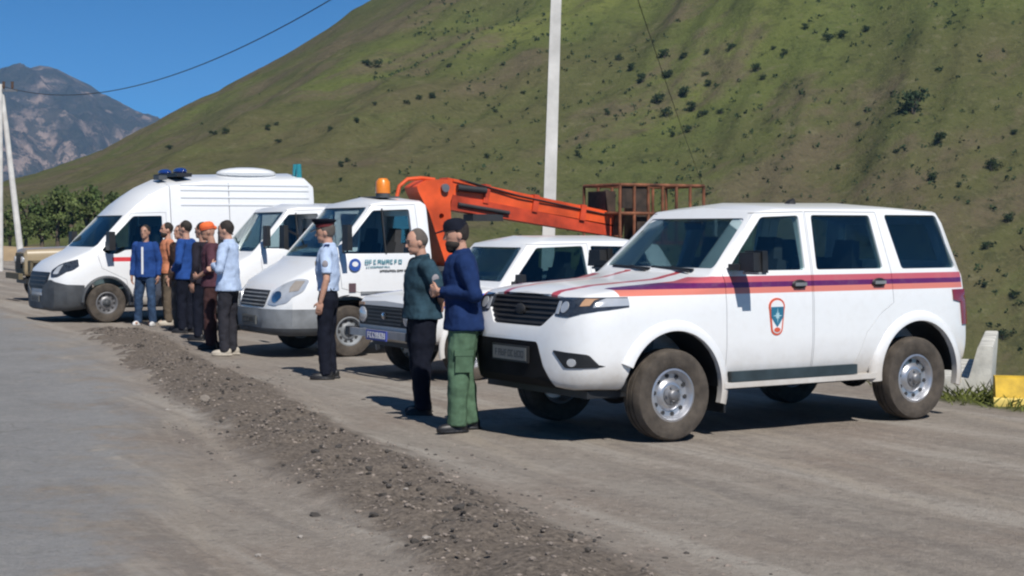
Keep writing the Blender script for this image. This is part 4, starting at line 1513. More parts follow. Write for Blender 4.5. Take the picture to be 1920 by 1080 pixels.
KI = [(-.50, [(0, .5), (.70, .5), (.73, .55), (.76, .65), (.76, .86), (.74, .97), (.69, 1.02), (0, 1.03)]),
      (-.86, [(0, .5), (.70, .5), (.74, .55), (.78, .65), (.78, .88), (.755, 1.04), (.59, 1.49), (0, 1.52)]),
      (-1.0, [(0, .5), (.70, .5), (.74, .55), (.78, .65), (.78, .88), (.755, 1.04), (.60, 1.53), (0, 1.58)]),
      (-2.6, [(0, .9), (.70, .9), (.74, .92), (.77, .94), (.77, .98), (.745, 1.04), (.58, 1.48), (0, 1.53)])]
INN = loft(KI, 0.03)
NW1 = rounded([(-.53, 1.09), (-.91, 1.495), (-1.55, 1.515), (-1.57, 1.09)], .03)
NW2 = rounded([(-1.68, 1.09), (-1.66, 1.515), (-2.42, 1.50), (-2.58, 1.10)], .03)
NWS = rounded([(-.67, 1.11), (.67, 1.11), (.575, 1.50), (-.575, 1.50)], .03)
ND = [(-.42, .46), (-.42, 1.06), (-.80, 1.535), (-1.62, 1.545), (-1.62, .46)]
wells = [prism(circle(cx, .36, .40), 'y', *yy) for cx in (0, -2.2) for yy in ((.50, 1.3), (-1.3, -.50))]
body = boolean(HN.base, [INN] + wells, 'DIFFERENCE')
dsrc = {s: boolean(boolean(body, ypr(inset(ND, .005), s), 'INTERSECT'), ypr(NW1, s), 'DIFFERENCE') for s in (1, -1)}
cut = [prism(NWS, 'x', .2, -.96)] + [ypr(q, s) for q in (NW2, ND) for s in (1, -1)]
mk("body", boolean(body, cut, 'DIFFERENCE'), WHITE_NIVA, niva, 30)
mk("windscreen", HN.panel(prism(inset(NWS, -.01), 'x', .2, -.95), -0.012, -0.018), GLASS, niva, 30)
for s in (1, -1):
    d = mk("door", dsrc[s], WHITE_NIVA, niva, 30)
    mk("window", HN.panel(ypr(inset(NW1, -.01), s), -0.012, -0.018), GLASS_DARK, d, 30)
    q = MB(); q.box((-1.45, s * .845, .93), (.13, .02, .03)); q.build("handle", BLACKP, d)
    q = MB(); q.box((-.55, s * .90, 1.14), (.06, .16, .11), taper=.9); q.box((-.53, s * .82, 1.10), (.05, .1, .03)); q.build("mirror", BLACKP, d)
    mk("side_window", HN.panel(ypr(inset(NW2, -.01), s), -0.012, -0.018), GLASS_DARK, niva, 30)
    hl = MB(); hl.tube([(.68, s * .56, .715), (.735, s * .56, .715), (.75, s * .56, .715)], [.095, .092, .06], 20)
    hl.build("headlamp", LENS, niva, 40)
    ind = MB(); ind.box((.70, s * .60, .835), (.05, .14, .05)); ind.build("indicator", AMBER, niva)
    flare(niva, "wheel_arch", 0, .36, .40, s * .81, WHITE_NIVA, wdt=.05, out=.02)
    flare(niva, "wheel_arch", -2.2, .36, .40, s * .81, WHITE_NIVA, wdt=.05, out=.02)
mk("grille", HN.panel(prism(rounded([(-.66, .83), (.66, .83), (.66, .60), (-.66, .60)], .02), 'x', .5, 1.0), .006, -.02), BLACKP, niva, 30)
for k in range(5):
    q = MB(); q.box((.727, 0, .635 + k * .042), (.014, .84, .014)); q.build("grille_slat", GREYP, niva)
q = MB(); q.ell((.74, 0, .72), (.012, .055, .042)); q.build("badge", CHROME, niva)
q = MB()
q.box((.80, 0, .515), (.05, 1.50, .085))
q.build("bumper", mat("aluminium_bumper", (0.45, 0.45, 0.47), 0.4, 0.7), niva)
for s in (1, -1):
    q = MB(); q.box((.76, s * .775, .515), (.16, .09, .10), taper=.95); q.build("bumper_end", BLACKP, niva)
    q = MB(); q.box((.75, s * .45, .515), (.08, .06, .05)); q.build("bumper_bracket", DARKMETAL, niva)
q = MB(); q.box((.832, 0, .50), (.012, .52, .115), mi=0); glyphs_front(q, -.23, .465, .46, .07, 7, .839, 5, mi=1); q.build("number_plate", [PLATEBLUE, WHITETEXT], niva)
q = MB(); q.box((-1.1, 0, .38), (3.3, 1.35, .06)); q.build("underbody", BLACKP, niva)
add_wheels(niva, [(0, .715), (0, -.715), (-2.2, .715), (-2.2, -.715)], .345, .185, 'niva')
for y in (.36, -.36):
    seat(niva, -1.12, y, .52)
seat(niva, -1.95, 0, .52, 1.2)
steering(niva, (-.80, .36, .97), .18)
q = MB(); q.box((-.56, 0, .93), (.2, 1.4, .2), taper=.85); q.build("dashboard", BLACKP, niva)

# ------------------------------------------------------------------ white truck with orange aerial boom
PT = 30.0
trk_ = empty("boom_truck", (-2.18 - .9 * math.sin(R(PT)), 21.4 + .9 * math.cos(R(PT)), 0.0), math.pi + R(PT))
tag(trk_, "white cab truck carrying a folded orange aerial boom and rusty work basket", "truck")
K = [
 (1.04, [(0, .36), (.38, .36), (.44, .43), (.46, .5), (.46, .58), (.44, .62), (.40, .66), (0, .68)]),
 (.95, [(0, .33), (.64, .33), (.70, .42), (.72, .52), (.71, .68), (.67, .80), (.58, .88), (0, .92)]),
 (.80, [(0, .32), (.80, .32), (.86, .42), (.88, .55), (.87, .78), (.82, .94), (.70, 1.02), (0, 1.07)]),
 (.55, [(0, .32), (.88, .32), (.93, .42), (.945, .60), (.94, .88), (.90, 1.08), (.78, 1.16), (0, 1.20)]),
 (.30, [(0, .32), (.90, .32), (.945, .45), (.955, .65), (.95, .95), (.92, 1.21), (.82, 1.28), (0, 1.32)]),
 (-.40, [(0, .32), (.90, .32), (.95, .45), (.965, .65), (.965, 1.0), (.945, 1.35), (.77, 2.06), (0, 2.10)]),
 (-.60, [(0, .32), (.90, .32), (.95, .45), (.965, .65), (.965, 1.0), (.945, 1.35), (.78, 2.10), (0, 2.16)]),
 (-1.15, [(0, .40), (.90, .40), (.95, .48), (.965, .65), (.965, 1.0), (.945, 1.35), (.77, 2.10), (0, 2.16)]),
 (-1.22, [(0, .42), (.89, .42), (.94, .50), (.95, .65), (.95, 1.0), (.93, 1.35), (.76, 2.06), (0, 2.12)]),
]
HT = Hull(K, 0.06)
KI = [(.20, [(0, .6), (.78, .6), (.82, .65), (.86, .75), (.87, .95), (.85, 1.17), (.78, 1.24), (0, 1.25)]),
      (-.44, [(0, .6), (.80, .6), (.85, .65), (.90, .75), (.91, 1.0), (.89, 1.35), (.73, 1.99), (0, 2.02)]),
      (-.62, [(0, .6), (.80, .6), (.85, .65), (.90, .75), (.91, 1.0), (.89, 1.35), (.73, 2.04), (0, 2.08)]),
      (-1.17, [(0, .6), (.80, .6), (.85, .65), (.90, .75), (.91, 1.0), (.89, 1.35), (.72, 2.04), (0, 2.08)])]
INN = loft(KI, 0.04)
TW = rounded([(.09, 1.385), (.05, 1.46), (-.40, 1.965), (-.94, 1.985), (-.96, 1.385)], .03)
TWS = rounded([(-.80, 1.335), (.80, 1.335), (.71, 2.01), (-.71, 2.01)], .05)
TD = [(-.36, .74), (-.30, .82), (.13, .92), (.16, 1.30), (-.375, 2.03), (-1.04, 2.055), (-1.06, 1.35), (-1.06, .74)]
TWR = [(-.5, 1.5), (.5, 1.5), (.46, 1.9), (-.46, 1.9)]
wells = [prism(circle(0, .38, .44), 'y', *yy) for yy in ((.52, 1.3), (-1.3, -.52))]
body = boolean(HT.base, [INN] + wells, 'DIFFERENCE')
dsrc = {s: boolean(boolean(body, ypr(inset(TD, .006), s, .5), 'INTERSECT'), ypr(TW, s, .5), 'DIFFERENCE') for s in (1, -1)}
cut = [prism(TWS, 'x', .4, -.55), prism(TWR, 'x', -1.0, -1.4)] + [ypr(TD, s, .5) for s in (1, -1)]
mk("cab", boolean(body, cut, 'DIFFERENCE'), WHITE_TRUCK, trk_, 30)
mk("windscreen", HT.panel(prism(inset(TWS, -.012), 'x', .4, -.52), -.012, -.018), GLASS, trk_, 30)
mk("rear_window", HT.panel(prism(inset(TWR, -.012), 'x', -1.0, -1.4), -.012, -.018), GLASS_DARK, trk_, 30)
for s in (1, -1):
    d = mk("door", dsrc[s], WHITE_TRUCK, trk_, 30)
    front = [(p[0] if p[0] > -.51 else -.51, p[1]) for p in inset(TW, -.01)]
    fpoly = [(.09, 1.375), (.05, 1.46), (-.40, 1.975), (-.52, 1.98), (-.52, 1.375)]
    mk("window", HT.panel(ypr(fpoly, s, .5), -.012, -.018), GLASS_DARK, d, 30)
    q = MB(); q.beam((-.53, s * .928, 1.37), (-.53, s * .795, 1.99), .03, .02, up=(1, 0, 0)); q.build("window_divider", BLACKP, d)
    q = MB(); q.box((-.92, s * .975, 1.22), (.16, .02, .035)); q.build("handle", BLACKP, d)
    q = MB()
    q.box((.12, s * 1.11, 1.60), (.07, .19, .34), taper=.92)
    q.tube([(.10, s * .93, 1.42), (.13, s * 1.08, 1.44), (.13, s * 1.10, 1.55)], .014, 6)
    q.tube([(-.02, s * .90, 1.62), (.10, s * 1.05, 1.70)], .014, 6)
    q.build("mirror", BLACKP, d)
    flare(trk_, "wheel_arch", 0, .38, .44, s * .945, BLACKP, a0=5, a1=175, wdt=.04, out=.012)
    hl = mk("headlamp", HT.panel(prism(rounded([(s * .50, .72), (s * .58, .93), (s * .80, 1.06), (s * .90, 1.05), (s * .90, .88), (s * .82, .74), (s * .66, .70)], .04), 'x', .52, 1.2), .008, -.03), LENS, trk_, 30)
    mk("reflector", HT.panel(prism(circle(s * .66, .82, .075, 18), 'x', .52, 1.2), .014, .0), CHROME, hl, 30)
    mk("indicator", HT.panel(prism([(s * .80, 1.03), (s * .88, 1.03), (s * .88, .90), (s * .82, .88)], 'x', .52, 1.2), .013, .0), mat("smoked_lens", (.30, .27, .24), .2, coat=.8), hl, 30)
    q = MB(); q.box((-.62, s * .93, .58), (.72, .06, .26), taper=.96); q.build("side_skirt", BLACKP, trk_)
mk("bumper", HT.panel(prism([(-1.1, .26), (1.1, .26), (1.1, .655), (-1.1, .655)], 'x', .46, 1.3), .022, -.03), LGREYP, trk_, 30)
mk("lower_bumper", HT.panel(prism([(-1.1, .26), (1.1, .26), (1.1, .40), (-1.1, .40)], 'x', .46, 1.3), .026, -.01), GREYP, trk_, 30)
mk("grille", HT.panel(prism(rounded([(-.47, .90), (.47, .90), (.44, .68), (-.44, .68)], .03), 'x', .7, 1.3), .008, -.03), BLACKP, trk_, 30)
for k in range(4):
    mk("grille_slat", HT.panel(prism([(-.44, .70 + k * .05), (.44, .70 + k * .05), (.44, .715 + k * .05), (-.44, .715 + k * .05)], 'x', .7, 1.3), .014, -.0), LGREYP, trk_, 30)
q = MB(); q.box((1.075, 0, .50), (.012, .52, .115), mi=0); glyphs_front(q, -.22, .465, .44, .07, 8, 1.082, 15, mi=1); q.build("number_plate", [PLATE, DARKTEXT], trk_)
for y in (.45, -.30):
    seat(trk_, -.55, y, .80, .52)
steering(trk_, (-.02, .45, 1.28), .2, 40)
q = MB(); q.box((.16, 0, 1.15), (.3, 1.6, .22), taper=.85); q.build("dashboard", BLACKP, trk_)
cab_parts = list(trk_.children)

# lettering and round mark on the near door
d = [o for o in trk_.children if o.name.startswith("door")][0]
q = MB()
side_disc(q, [(-.06 + .085 * math.cos(a), 1.235 + .085 * math.sin(a)) for a in np.linspace(0, 2 * math.pi, 20, endpoint=False)], .968, 0, .012)
side_disc(q, [(-.06 + .045 * math.cos(a), 1.245 + .035 * math.sin(a)) for a in np.linspace(0, 2 * math.pi, 14, endpoint=False)], .971, 1, .012)
q.build("round_mark", [BLUETEXT, WHITETEXT], d)
q = MB()
glyphs(q, -.20, 1.245, .56, .058, 9, .964, 3)
tag(q.build("lettering", TEALTEXT, d), kind="stuff")
q = MB()
glyphs(q, -.22, 1.195, .36, .022, 12, .965, 8)
tag(q.build("small_lettering", TEALTEXT, d), kind="stuff")
q = MB()
glyphs(q, -.42, 1.135, .44, .030, 12, .966, 4)
tag(q.build("dark_lettering", DARKTEXT, d), kind="stuff")
q = MB(); q.box((-.45, .972, .86), (.62, .02, .035)); q.build("door_moulding", LGREYP, d)
q = MB(); q.box((-.02, .962, .93), (.10, .016, .12)); q.build("door_sticker", mat("brown_sticker", (.10, .06, .07), .6), d)
# chassis, bed and turret
for s in (1, -1):
    q = MB(); q.beam((.3, s * .40, .62), (-5.3, s * .40, .62), .09, .16); q.build("frame_rail", DARKMETAL, trk_)
q = MB(); q.box((-3.35, 0, .80), (3.9, 2.0, .10)); q.build("bed", GREYP, trk_)
for s in (1, -1):
    q = MB(); q.box((-3.6, s * 1.0, .95), (3.3, .035, .22)); q.build("bed_side", LGREYP, trk_)
    q = MB(); q.beam((-2.6, s * 1.02, .70), (-2.6, s * 1.12, .12), .1, .1); q.box((-2.6, s * 1.12, .08), (.3, .22, .04)); q.build("outrigger", ORANGE, trk_)
add_wheels(trk_, [(0, .84), (0, -.84)], .345, .20, 'truck', LGREYP, GREYP)
add_wheels(trk_, [(-2.9, .86), (-2.9, -.86)], .345, .26, 'truck', LGREYP, GREYP)
q = MB(); q.tube([(-1.95, 0, .85), (-1.95, 0, 1.18)], [.34, .30], 20); q.build("turret_base", GREYP, trk_)
ar = prism(rounded([(-2.02, 1.12), (-1.86, 1.12), (-1.70, 1.56), (-1.56, 1.95), (-1.40, 2.22), (-1.36, 2.32), (-1.52, 2.41), (-1.85, 2.43), (-1.99, 2.32), (-1.90, 2.10), (-1.93, 1.60)], .04), 'y', -.20, .20)
hole = prism(circle(-1.76, 1.90, .04, 12), 'y', -.5, .5)
tower = mk("boom_tower", boolean(ar, hole, 'DIFFERENCE'), ORANGE, trk_, 30)
q = MB(); q.tube([(-1.80, -.26, 2.30), (-1.80, .26, 2.30)], .06, 14); q.build("pivot_pin", STEEL, tower)
q = MB(); q.tube([(-1.10, .10, 2.17), (-1.14, .10, 2.32), (-1.27, .10, 2.42), (-1.48, .10, 2.44), (-1.7, .10, 2.42)], .028, 8); q.build("hose", ORANGE, tower)
A0, A1 = Vector((-1.88, 0, 2.33)), Vector((-4.85, 0, 1.86))
q = MB(); q.beam(A0, A1, .25, .25, w2=.21, h2=.19); bm_ = q.build("upper_boom", ORANGE, trk_, 30)
q = MB(); q.beam(A0 + Vector((-.1, .135, .085)), A1 + Vector((.1, .105, .06)), .02, .03); q.build("edge_rib", ORANGE, bm_, 30)
q = MB(); q.tube([A0 + Vector((-.15, .17, -.02)), A0 + Vector((-.62, .17, -.06))], .05, 12); q.build("boom_cylinder", DARKMETAL, bm_)
q = MB(); q.beam((-1.95, 0, 2.10), (-4.75, 0, 1.68), .28, .22, w2=.21, h2=.15); lb = q.build("lower_boom", mat("orange_worn", (0.50, 0.055, 0.018), 0.55, var=0.3, vscale=3), trk_, 30)
q = MB(); q.tube([(-2.05, .155, 2.07), (-2.9, .155, 1.95)], .03, 10); q.build("hydraulic_ram", DARKMETAL, lb)
q = MB(); q.box((-4.85, 0, 1.77), (.18, .26, .34), Matrix.Rotation(R(-9), 3, 'Y')); q.build("boom_head", RUST, trk_)
q = MB(); q.box((-2.55, 0, 1.88), (.5, .30, .10)); q.build("boom_rest", DARKMETAL, trk_)
for t in (.22, .5, .78):
    p = A0.lerp(A1, t)
    q = MB(); q.box(p + Vector((0, 0, .0)), (.09, .30, .29 - .07 * t), Matrix.Rotation(R(-9), 3, 'Y')); q.build("boom_collar", mat("orange_worn", (0.50, 0.055, 0.018)), bm_, 30)
q = MB(); q.tube([A0 + Vector((-.2, .15, .10)), A0.lerp(A1, .4) + Vector((0, .16, .06)), A1 + Vector((.2, .12, .07))], .012, 6); q.build("hydraulic_hose", BLACKP, bm_)
# work basket
bk = [(-4.55, 1.50), (-6.15, 2.40)]
q = MB(); q.box((-5.4, .0, 1.50), (1.55, 1.0, .05)); q.build("basket_floor", RUST, trk_)
for zz in (1.95, 2.38):
    for s in (1, -1):
        q = MB(); q.tube([(-4.62, s * .5, zz), (-6.18, s * .5, zz)], .026, 8); q.build("basket_rail", RUST, trk_)
    for x in (-4.62, -6.18):
        q = MB(); q.tube([(x, -.5, zz), (x, .5, zz)], .026, 8); q.build("basket_rail", RUST, trk_)
for x in (-4.62, -4.88, -5.14, -5.4, -5.66, -5.92, -6.18):
    for s in (1, -1):
        q = MB(); q.tube([(x, s * .5, 1.50), (x, s * .5, 2.38)], .024, 8); q.build("basket_post", RUST, trk_)
q = MB(); q.box((-4.90, .47, 2.20), (.46, .03, .34)); q.build("basket_panel", mat("dark_rust", (.045, .03, .022), .8, var=.4), trk_)
q = MB(); q.box((-4.75, -.2, 2.02), (.18, .5, .55)); q.build("control_box", mat("dark_rust", (.045, .03, .022)), trk_)
q = MB(); q.box((-5.35, -.1, 1.85), (.28, .34, .62), taper=.9); q.build("tool_locker", mat("dark_rust", (.045, .03, .022)), trk_)
q = MB(); q.tube([(-5.1, -.4, 1.55), (-5.05, -.42, 2.1), (-4.9, -.3, 2.3)], .05, 8); q.build("cable_bundle", mat("dark_rust", (.045, .03, .022)), trk_)
# beacon on the cab roof
q = MB(); q.tube([(-.93, 0, 2.15), (-.93, 0, 2.22)], .10, 16); bc = q.build("beacon", GREYP, trk_)
q = MB(); q.tube([(-.93, 0, 2.22), (-.93, 0, 2.38), (-.93, 0, 2.43)], [.105, .10, .06], 16); q.build("beacon_lens", mat("orange_lens", (0.75, 0.22, 0.02), 0.3, coat=.5), bc, 40)
q = MB(); q.box((-.75, .25, 2.155), (.3, .7, .02)); q.build("roof_bracket", GREYP, trk_)

# ------------------------------------------------------------------ white minibus between the van and the truck
mb_ = empty("minibus", (-4.57, 27.9, 0.0), math.pi + R(PT))
tag(mb_, "white minibus mostly hidden between the high roof van and the boom truck", "van")
for o in cab_parts:
    if o.name.startswith("rear_window"):
        continue
    c = o.copy(); COL.objects.link(c); c.parent = mb_
    for ch in o.children:
        if ch.name.startswith(("lettering", "small_lettering", "dark_lettering", "round_mark", "door_sticker", "door_moulding")):
            continue
        k = ch.copy(); COL.objects.link(k); k.parent = c
sec = [(0, .42), (.90, .42), (.955, .50), (.975, .65), (.975, 1.0), (.95, 1.35), (.80, 2.09), (0, 2.17)]
HB = Hull([(-1.23, sec), (-2.95, sec), (-3.15, [(0, .45), (.86, .45), (.92, .52), (.94, .65), (.94, 1.0), (.91, 1.35), (.77, 2.0), (0, 2.08)])], .06, .3)
wells = [prism(circle(-2.3, .38, .44), 'y', *yy) for yy in ((.52, 1.3), (-1.3, -.52))]
mk("rear_body", boolean(HB.base, wells, 'DIFFERENCE'), WHITE_TRUCK, mb_, 30)
for s in (1, -1):
    for x0, x1 in ((-1.35, -2.05), (-2.15, -2.90)):
        mk("side_window", HB.panel(ypr(rounded([(x0, 1.40), (x0, 1.98), (x1, 1.98), (x1, 1.40)], .05), s, .5), .004, -.01), LAMPDARK, mb_, 30)
add_wheels(mb_, [(0, .84), (0, -.84), (-2.3, .84), (-2.3, -.84)], .345, .20, 'truck', LGREYP, GREYP)

# ------------------------------------------------------------------ white high-roof van
PV = 32.0
van = empty("high_roof_van", (-7.43 - .95 * math.sin(R(PV)), 29.3 + .95 * math.cos(R(PV)), 0.0), math.pi + R(PV))
tag(van, "white high roof van with dark grey bumper and blue roof lights", "van")
K = [
 (1.0, [(0, .28), (.45, .28), (.5, .38), (.52, .5), (.52, .62), (.5, .70), (.45, .76), (0, .80)]),
 (.90, [(0, .25), (.72, .25), (.78, .36), (.80, .5), (.79, .70), (.75, .88), (.65, .98), (0, 1.03)]),
 (.72, [(0, .25), (.86, .25), (.92, .36), (.94, .55), (.93, .80), (.88, 1.02), (.76, 1.12), (0, 1.17)]),
 (.26, [(0, .3), (.94, .3), (.985, .42), (1.0, .65), (.995, 1.0), (.95, 1.24), (.85, 1.33), (0, 1.37)]),
 (-.42, [(0, .3), (.95, .3), (1.0, .45), (1.02, .7), (1.02, 1.05), (1.0, 1.4), (.84, 2.0), (0, 2.06)]),
 (-.60, [(0, .3), (.95, .3), (1.0, .45), (1.02, .7), (1.02, 1.05), (1.0, 1.41), (.85, 2.16), (0, 2.30)]),
 (-.85, [(0, .3), (.95, .3), (1.0, .45), (1.02, .7), (1.02, 1.05), (1.0, 1.42), (.86, 2.34), (0, 2.50)]),
 (-1.2, [(0, .3), (.95, .3), (1.0, .45), (1.02, .7), (1.02, 1.05), (1.0, 1.45), (.87, 2.52), (0, 2.66)]),
 (-2.0, [(0, .3), (.95, .3), (1.0, .45), (1.02, .7), (1.02, 1.05), (1.0, 1.5), (.88, 2.64), (0, 2.77)]),
 (-4.02, [(0, .34), (.95, .34), (1.0, .48), (1.02, .7), (1.02, 1.05), (1.0, 1.5), (.88, 2.70), (0, 2.83)]),
 (-4.20, [(0, .38), (.92, .38), (.97, .5), (.985, .7), (.985, 1.05), (.965, 1.5), (.84, 2.56), (0, 2.68)]),
]
HV = Hull(K, 0.07, 0.15)
KI = [(.14, [(0, .6), (.80, .6), (.86, .65), (.90, .75), (.92, 1.0), (.89, 1.2), (.8, 1.28), (0, 1.3)]),
      (-.46, [(0, .6), (.84, .6), (.90, .65), (.95, .75), (.96, 1.05), (.945, 1.4), (.80, 1.93), (0, 1.98)]),
      (-1.25, [(0, .6), (.84, .6), (.90, .65), (.95, .75), (.96, 1.05), (.945, 1.45), (.83, 2.42), (0, 2.56)]),
      (-2.9, [(0, .95), (.84, .95), (.90, .97), (.95, 1.0), (.96, 1.05), (.945, 1.5), (.84, 2.56), (0, 2.69)]),
      (-4.05, [(0, .95), (.84, .95), (.90, .97), (.94, 1.0), (.945, 1.05), (.93, 1.5), (.82, 2.52), (0, 2.62)])]
INN = loft(KI, 0.04, 0.3)
VW = rounded([(.08, 1.33), (-.54, 1.955), (-1.07, 1.965), (-1.07, 1.36), (-.35, 1.33), (-.2, 1.26), (-.02, 1.26)], .03)
VWS = rounded([(-.86, 1.385), (.86, 1.385), (.77, 1.97), (-.77, 1.97)], .05)
VD = [(-.40, .46), (-.36, .78), (.10, 1.0), (.17, 1.26), (-.50, 2.01), (-1.15, 2.03), (-1.15, .46)]
wells = [prism(circle(cx, .38, .44), 'y', *yy) for cx in (0, -3.15) for yy in ((.55, 1.3), (-1.3, -.55))]
body = boolean(HV.base, [INN] + wells, 'DIFFERENCE')
dsrc = {s: boolean(boolean(body, ypr(inset(VD, .006), s, .5), 'INTERSECT'), ypr(VW, s, .5), 'DIFFERENCE') for s in (1, -1)}
cut = [prism(VWS, 'x', .4, -.58)] + [ypr(q, s, .5) for q in (VD,) for s in (1, -1)]
for s in (1, -1):
    for xs_ in (-1.235, -2.40):
        cut.append(ypr([(xs_, .5), (xs_, 2.62), (xs_ - .012, 2.62), (xs_ - .012, .5)], s, .92) if False else ypr([(xs_, .5), (xs_, 2.60), (xs_ - .014, 2.60), (xs_ - .014, .5)], s, .80))
mk("body", boolean(body, cut, 'DIFFERENCE'), WHITE_VAN, van, 30)
mk("windscreen", HV.panel(prism(inset(VWS, -.012), 'x', .4, -.55), -.012, -.018), GLASS_DARK, van, 30)
for s in (1, -1):
    d = mk("door", dsrc[s], WHITE_VAN, van, 30)
    mk("window", HV.panel(ypr(inset(VW, -.01), s, .5), -.012, -.018), GLASS_DARK, d, 30)
    q = MB(); q.box((-1.02, s * 1.03, 1.12), (.16, .03, .04)); q.build("handle", BLACKP, d)
    q = MB(); q.box((-.02, s * 1.15, 1.50), (.12, .22, .34), taper=.9); q.box((-.03, s * 1.02, 1.38), (.08, .12, .06)); q.build("mirror", BLACKP, d)
    mk("headlamp", HV.panel(prism(rounded([(s * .62, .93), (s * .70, 1.06), (s * .90, 1.18), (s * .95, 1.16), (s * .92, .95), (s * .80, .84), (s * .66, .84)], .03), 'x', .5, 1.2), .008, -.03), LAMPDARK, van, 30)
    mk("reflector", HV.panel(prism(rounded([(s * .72, 1.03), (s * .80, 1.08), (s * .80, .90), (s * .72, .90)], .02), 'x', .5, 1.2), .013, .0), LENS, van, 30)
    flare(van, "wheel_arch", 0, .38, .44, s * .995, GREYP, a0=0, a1=182, wdt=.05, out=.03)
    flare(van, "wheel_arch", -3.15, .38, .44, s * 1.01, GREYP, a0=0, a1=182, wdt=.05, out=.02)
    q = MB(); q.box((-.15, s * .985, .95), (.10, .012, .06)); q.build("side_badge", BLACKP, van)
    for zz in (2.16, 2.30, 2.44, 2.54):
        mk("roof_rib", HV.panel(ypr([(-1.45, zz), (-1.45, zz + .03), (-4.08, zz + .04), (-4.08, zz + .01)], s, .5), .012, -.01), WHITE_VAN, van, 30)
    q = MB(); q.box((-1.9, s * 1.0, .36), (1.9, .06, .16), taper=.95); q.build("sill", GREYP, van)
for s in (1, -1):
    mk("bumper_corner", HV.panel(prism(rounded([(s * .40, .20), (s * 1.1, .20), (s * 1.1, .66), (s * .90, .72), (s * .66, .80), (s * .40, .60)], .03), 'x', .42, 1.3), .03, -.03), GREYP, van, 30)
mk("bumper", HV.panel(prism([(-.41, .20), (.41, .20), (.41, .50), (-.41, .50)], 'x', .42, 1.3), .028, -.03), GREYP, van, 30)
mk("grille", HV.panel(prism(rounded([(-.60, .93), (.60, .93), (.55, .62), (-.55, .62)], .03), 'x', .6, 1.3), .012, -.03), BLACKP, van, 30)
for k in range(3):
    mk("grille_slat", HV.panel(prism([(-.52, .68 + k * .08), (.52, .68 + k * .08), (.54, .70 + k * .08), (-.54, .70 + k * .08)], 'x', .6, 1.3), .018, .0), GREYP, van, 30)
q = MB(); q.box((1.04, 0, .44), (.012, .52, .115), mi=0); glyphs_front(q, -.22, .405, .44, .07, 8, 1.047, 25, mi=1); q.build("number_plate", [PLATE, DARKTEXT], van)
q = MB(); q.box((-1.6, 0, .30), (4.6, 1.6, .08)); q.build("underbody", BLACKP, van)
add_wheels(van, [(0, .90), (0, -.90), (-3.15, .90), (-3.15, -.90)], .36, .20, 'truck', STEEL, GREYP)
for y in (.5, -.35):
    seat(van, -.75, y, .85, .52)
steering(van, (-.2, .5, 1.28), .2, 40)
q = MB(); q.box((.02, 0, 1.18), (.3, 1.7, .24), taper=.85); q.build("dashboard", BLACKP, van)
q = MB(); q.box((-2.2, 0, 1.7), (.04, 1.7, 1.5), taper=.95); q.build("bulkhead", GREYP, van)
q = MB(); q.ell((-3.1, .1, 2.81), (.60, .48, .12), 20, 10); q.build("air_conditioner", WHITE, van, 60)
q = MB(); q.box((-1.62, .0, 2.745), (.30, 1.3, .07)); lb = q.build("light_bar", BLACKP, van)
for y in (.42, -.42):
    q = MB(); q.ell((-1.62, y, 2.815), (.12, .22, .07), 16, 8); q.build("blue_light", BLUELENS, lb, 60)
q = MB(); q.box((-1.25, .35, 2.69), (.16, .3, .08)); q.build("roof_lamp", GREYP, van)
for y in (.45, .62):
    q = MB(); q.tube([(-4.0, y, 2.70), (-4.0, y, 2.86), (-4.0, y, 3.0)], [.06, .055, .045], 12); q.build("rear_beacon", mat("teal_lens", (0.03, 0.22, 0.26), 0.3, coat=.5), van, 60)

# ------------------------------------------------------------------ tan jeep behind the van
jp = empty("tan_jeep", (-11.25, 38.65, 0.0), math.pi + R(28))
tag(jp, "old tan jeep with brown front and canvas top parked beyond the van", "car")
K = [(.62, [(0, .62), (.50, .62), (.54, .66), (.56, .75), (.56, .95), (.55, 1.05), (.50, 1.14), (0, 1.18)]),
     (.56, [(0, .60), (.54, .60), (.58, .66), (.60, .75), (.60, 1.0), (.59, 1.12), (.54, 1.22), (0, 1.26)]),
     (-1.15, [(0, .55), (.66, .55), (.70, .62), (.72, .75), (.72, 1.0), (.70, 1.17), (.64, 1.28), (0, 1.33)]),
     (-1.25, [(0, .50), (.80, .50), (.84, .58), (.86, .75), (.86, 1.0), (.85, 1.15), (.82, 1.26), (0, 1.30)]),
     (-3.5, [(0, .50), (.80, .50), (.84, .58), (.86, .75), (.86, 1.0), (.85, 1.10), (.82, 1.16), (0, 1.18)])]
HJ = Hull(K, .04, .2)
mk("body", HJ.base, TAN_JEEP, jp, 30)
mk("grille", HJ.panel(prism(rounded([(-.48, 1.14), (.48, 1.14), (.48, .68), (-.48, .68)], .04), 'x', .4, 1), .012, -.02), KHAKI, jp, 30)
for k in range(7):
    q = MB(); q.box((.645, -.27 + k * .09, .93), (.02, .03, .30)); q.build("grille_bar", BLACKP, jp)
for s in (1, -1):
    q = MB(); q.tube([(.60, s * .42, .98), (.67, s * .42, .98)], .085, 16); q.build("headlamp", LENS, jp, 40)
    q = MB(); q.box((.02, s * .76, .95), (1.05, .34, .05)); q.box((.53, s * .76, .84), (.06, .34, .24)); q.box((-.50, s * .76, .76), (.06, .34, .38)); q.build("fender", KHAKI, jp)
    q = MB(); q.beam((-1.25, s * .78, 1.28), (-1.43, s * .74, 1.98), .06, .06); q.build("windscreen_pillar", TAN_JEEP, jp)
q = MB(); q.beam((-1.43, -.77, 1.98), (-1.43, .77, 1.98), .06, .07); q.build("windscreen_header", mat("pale_canvas", (.50, .48, .42), .9), jp)
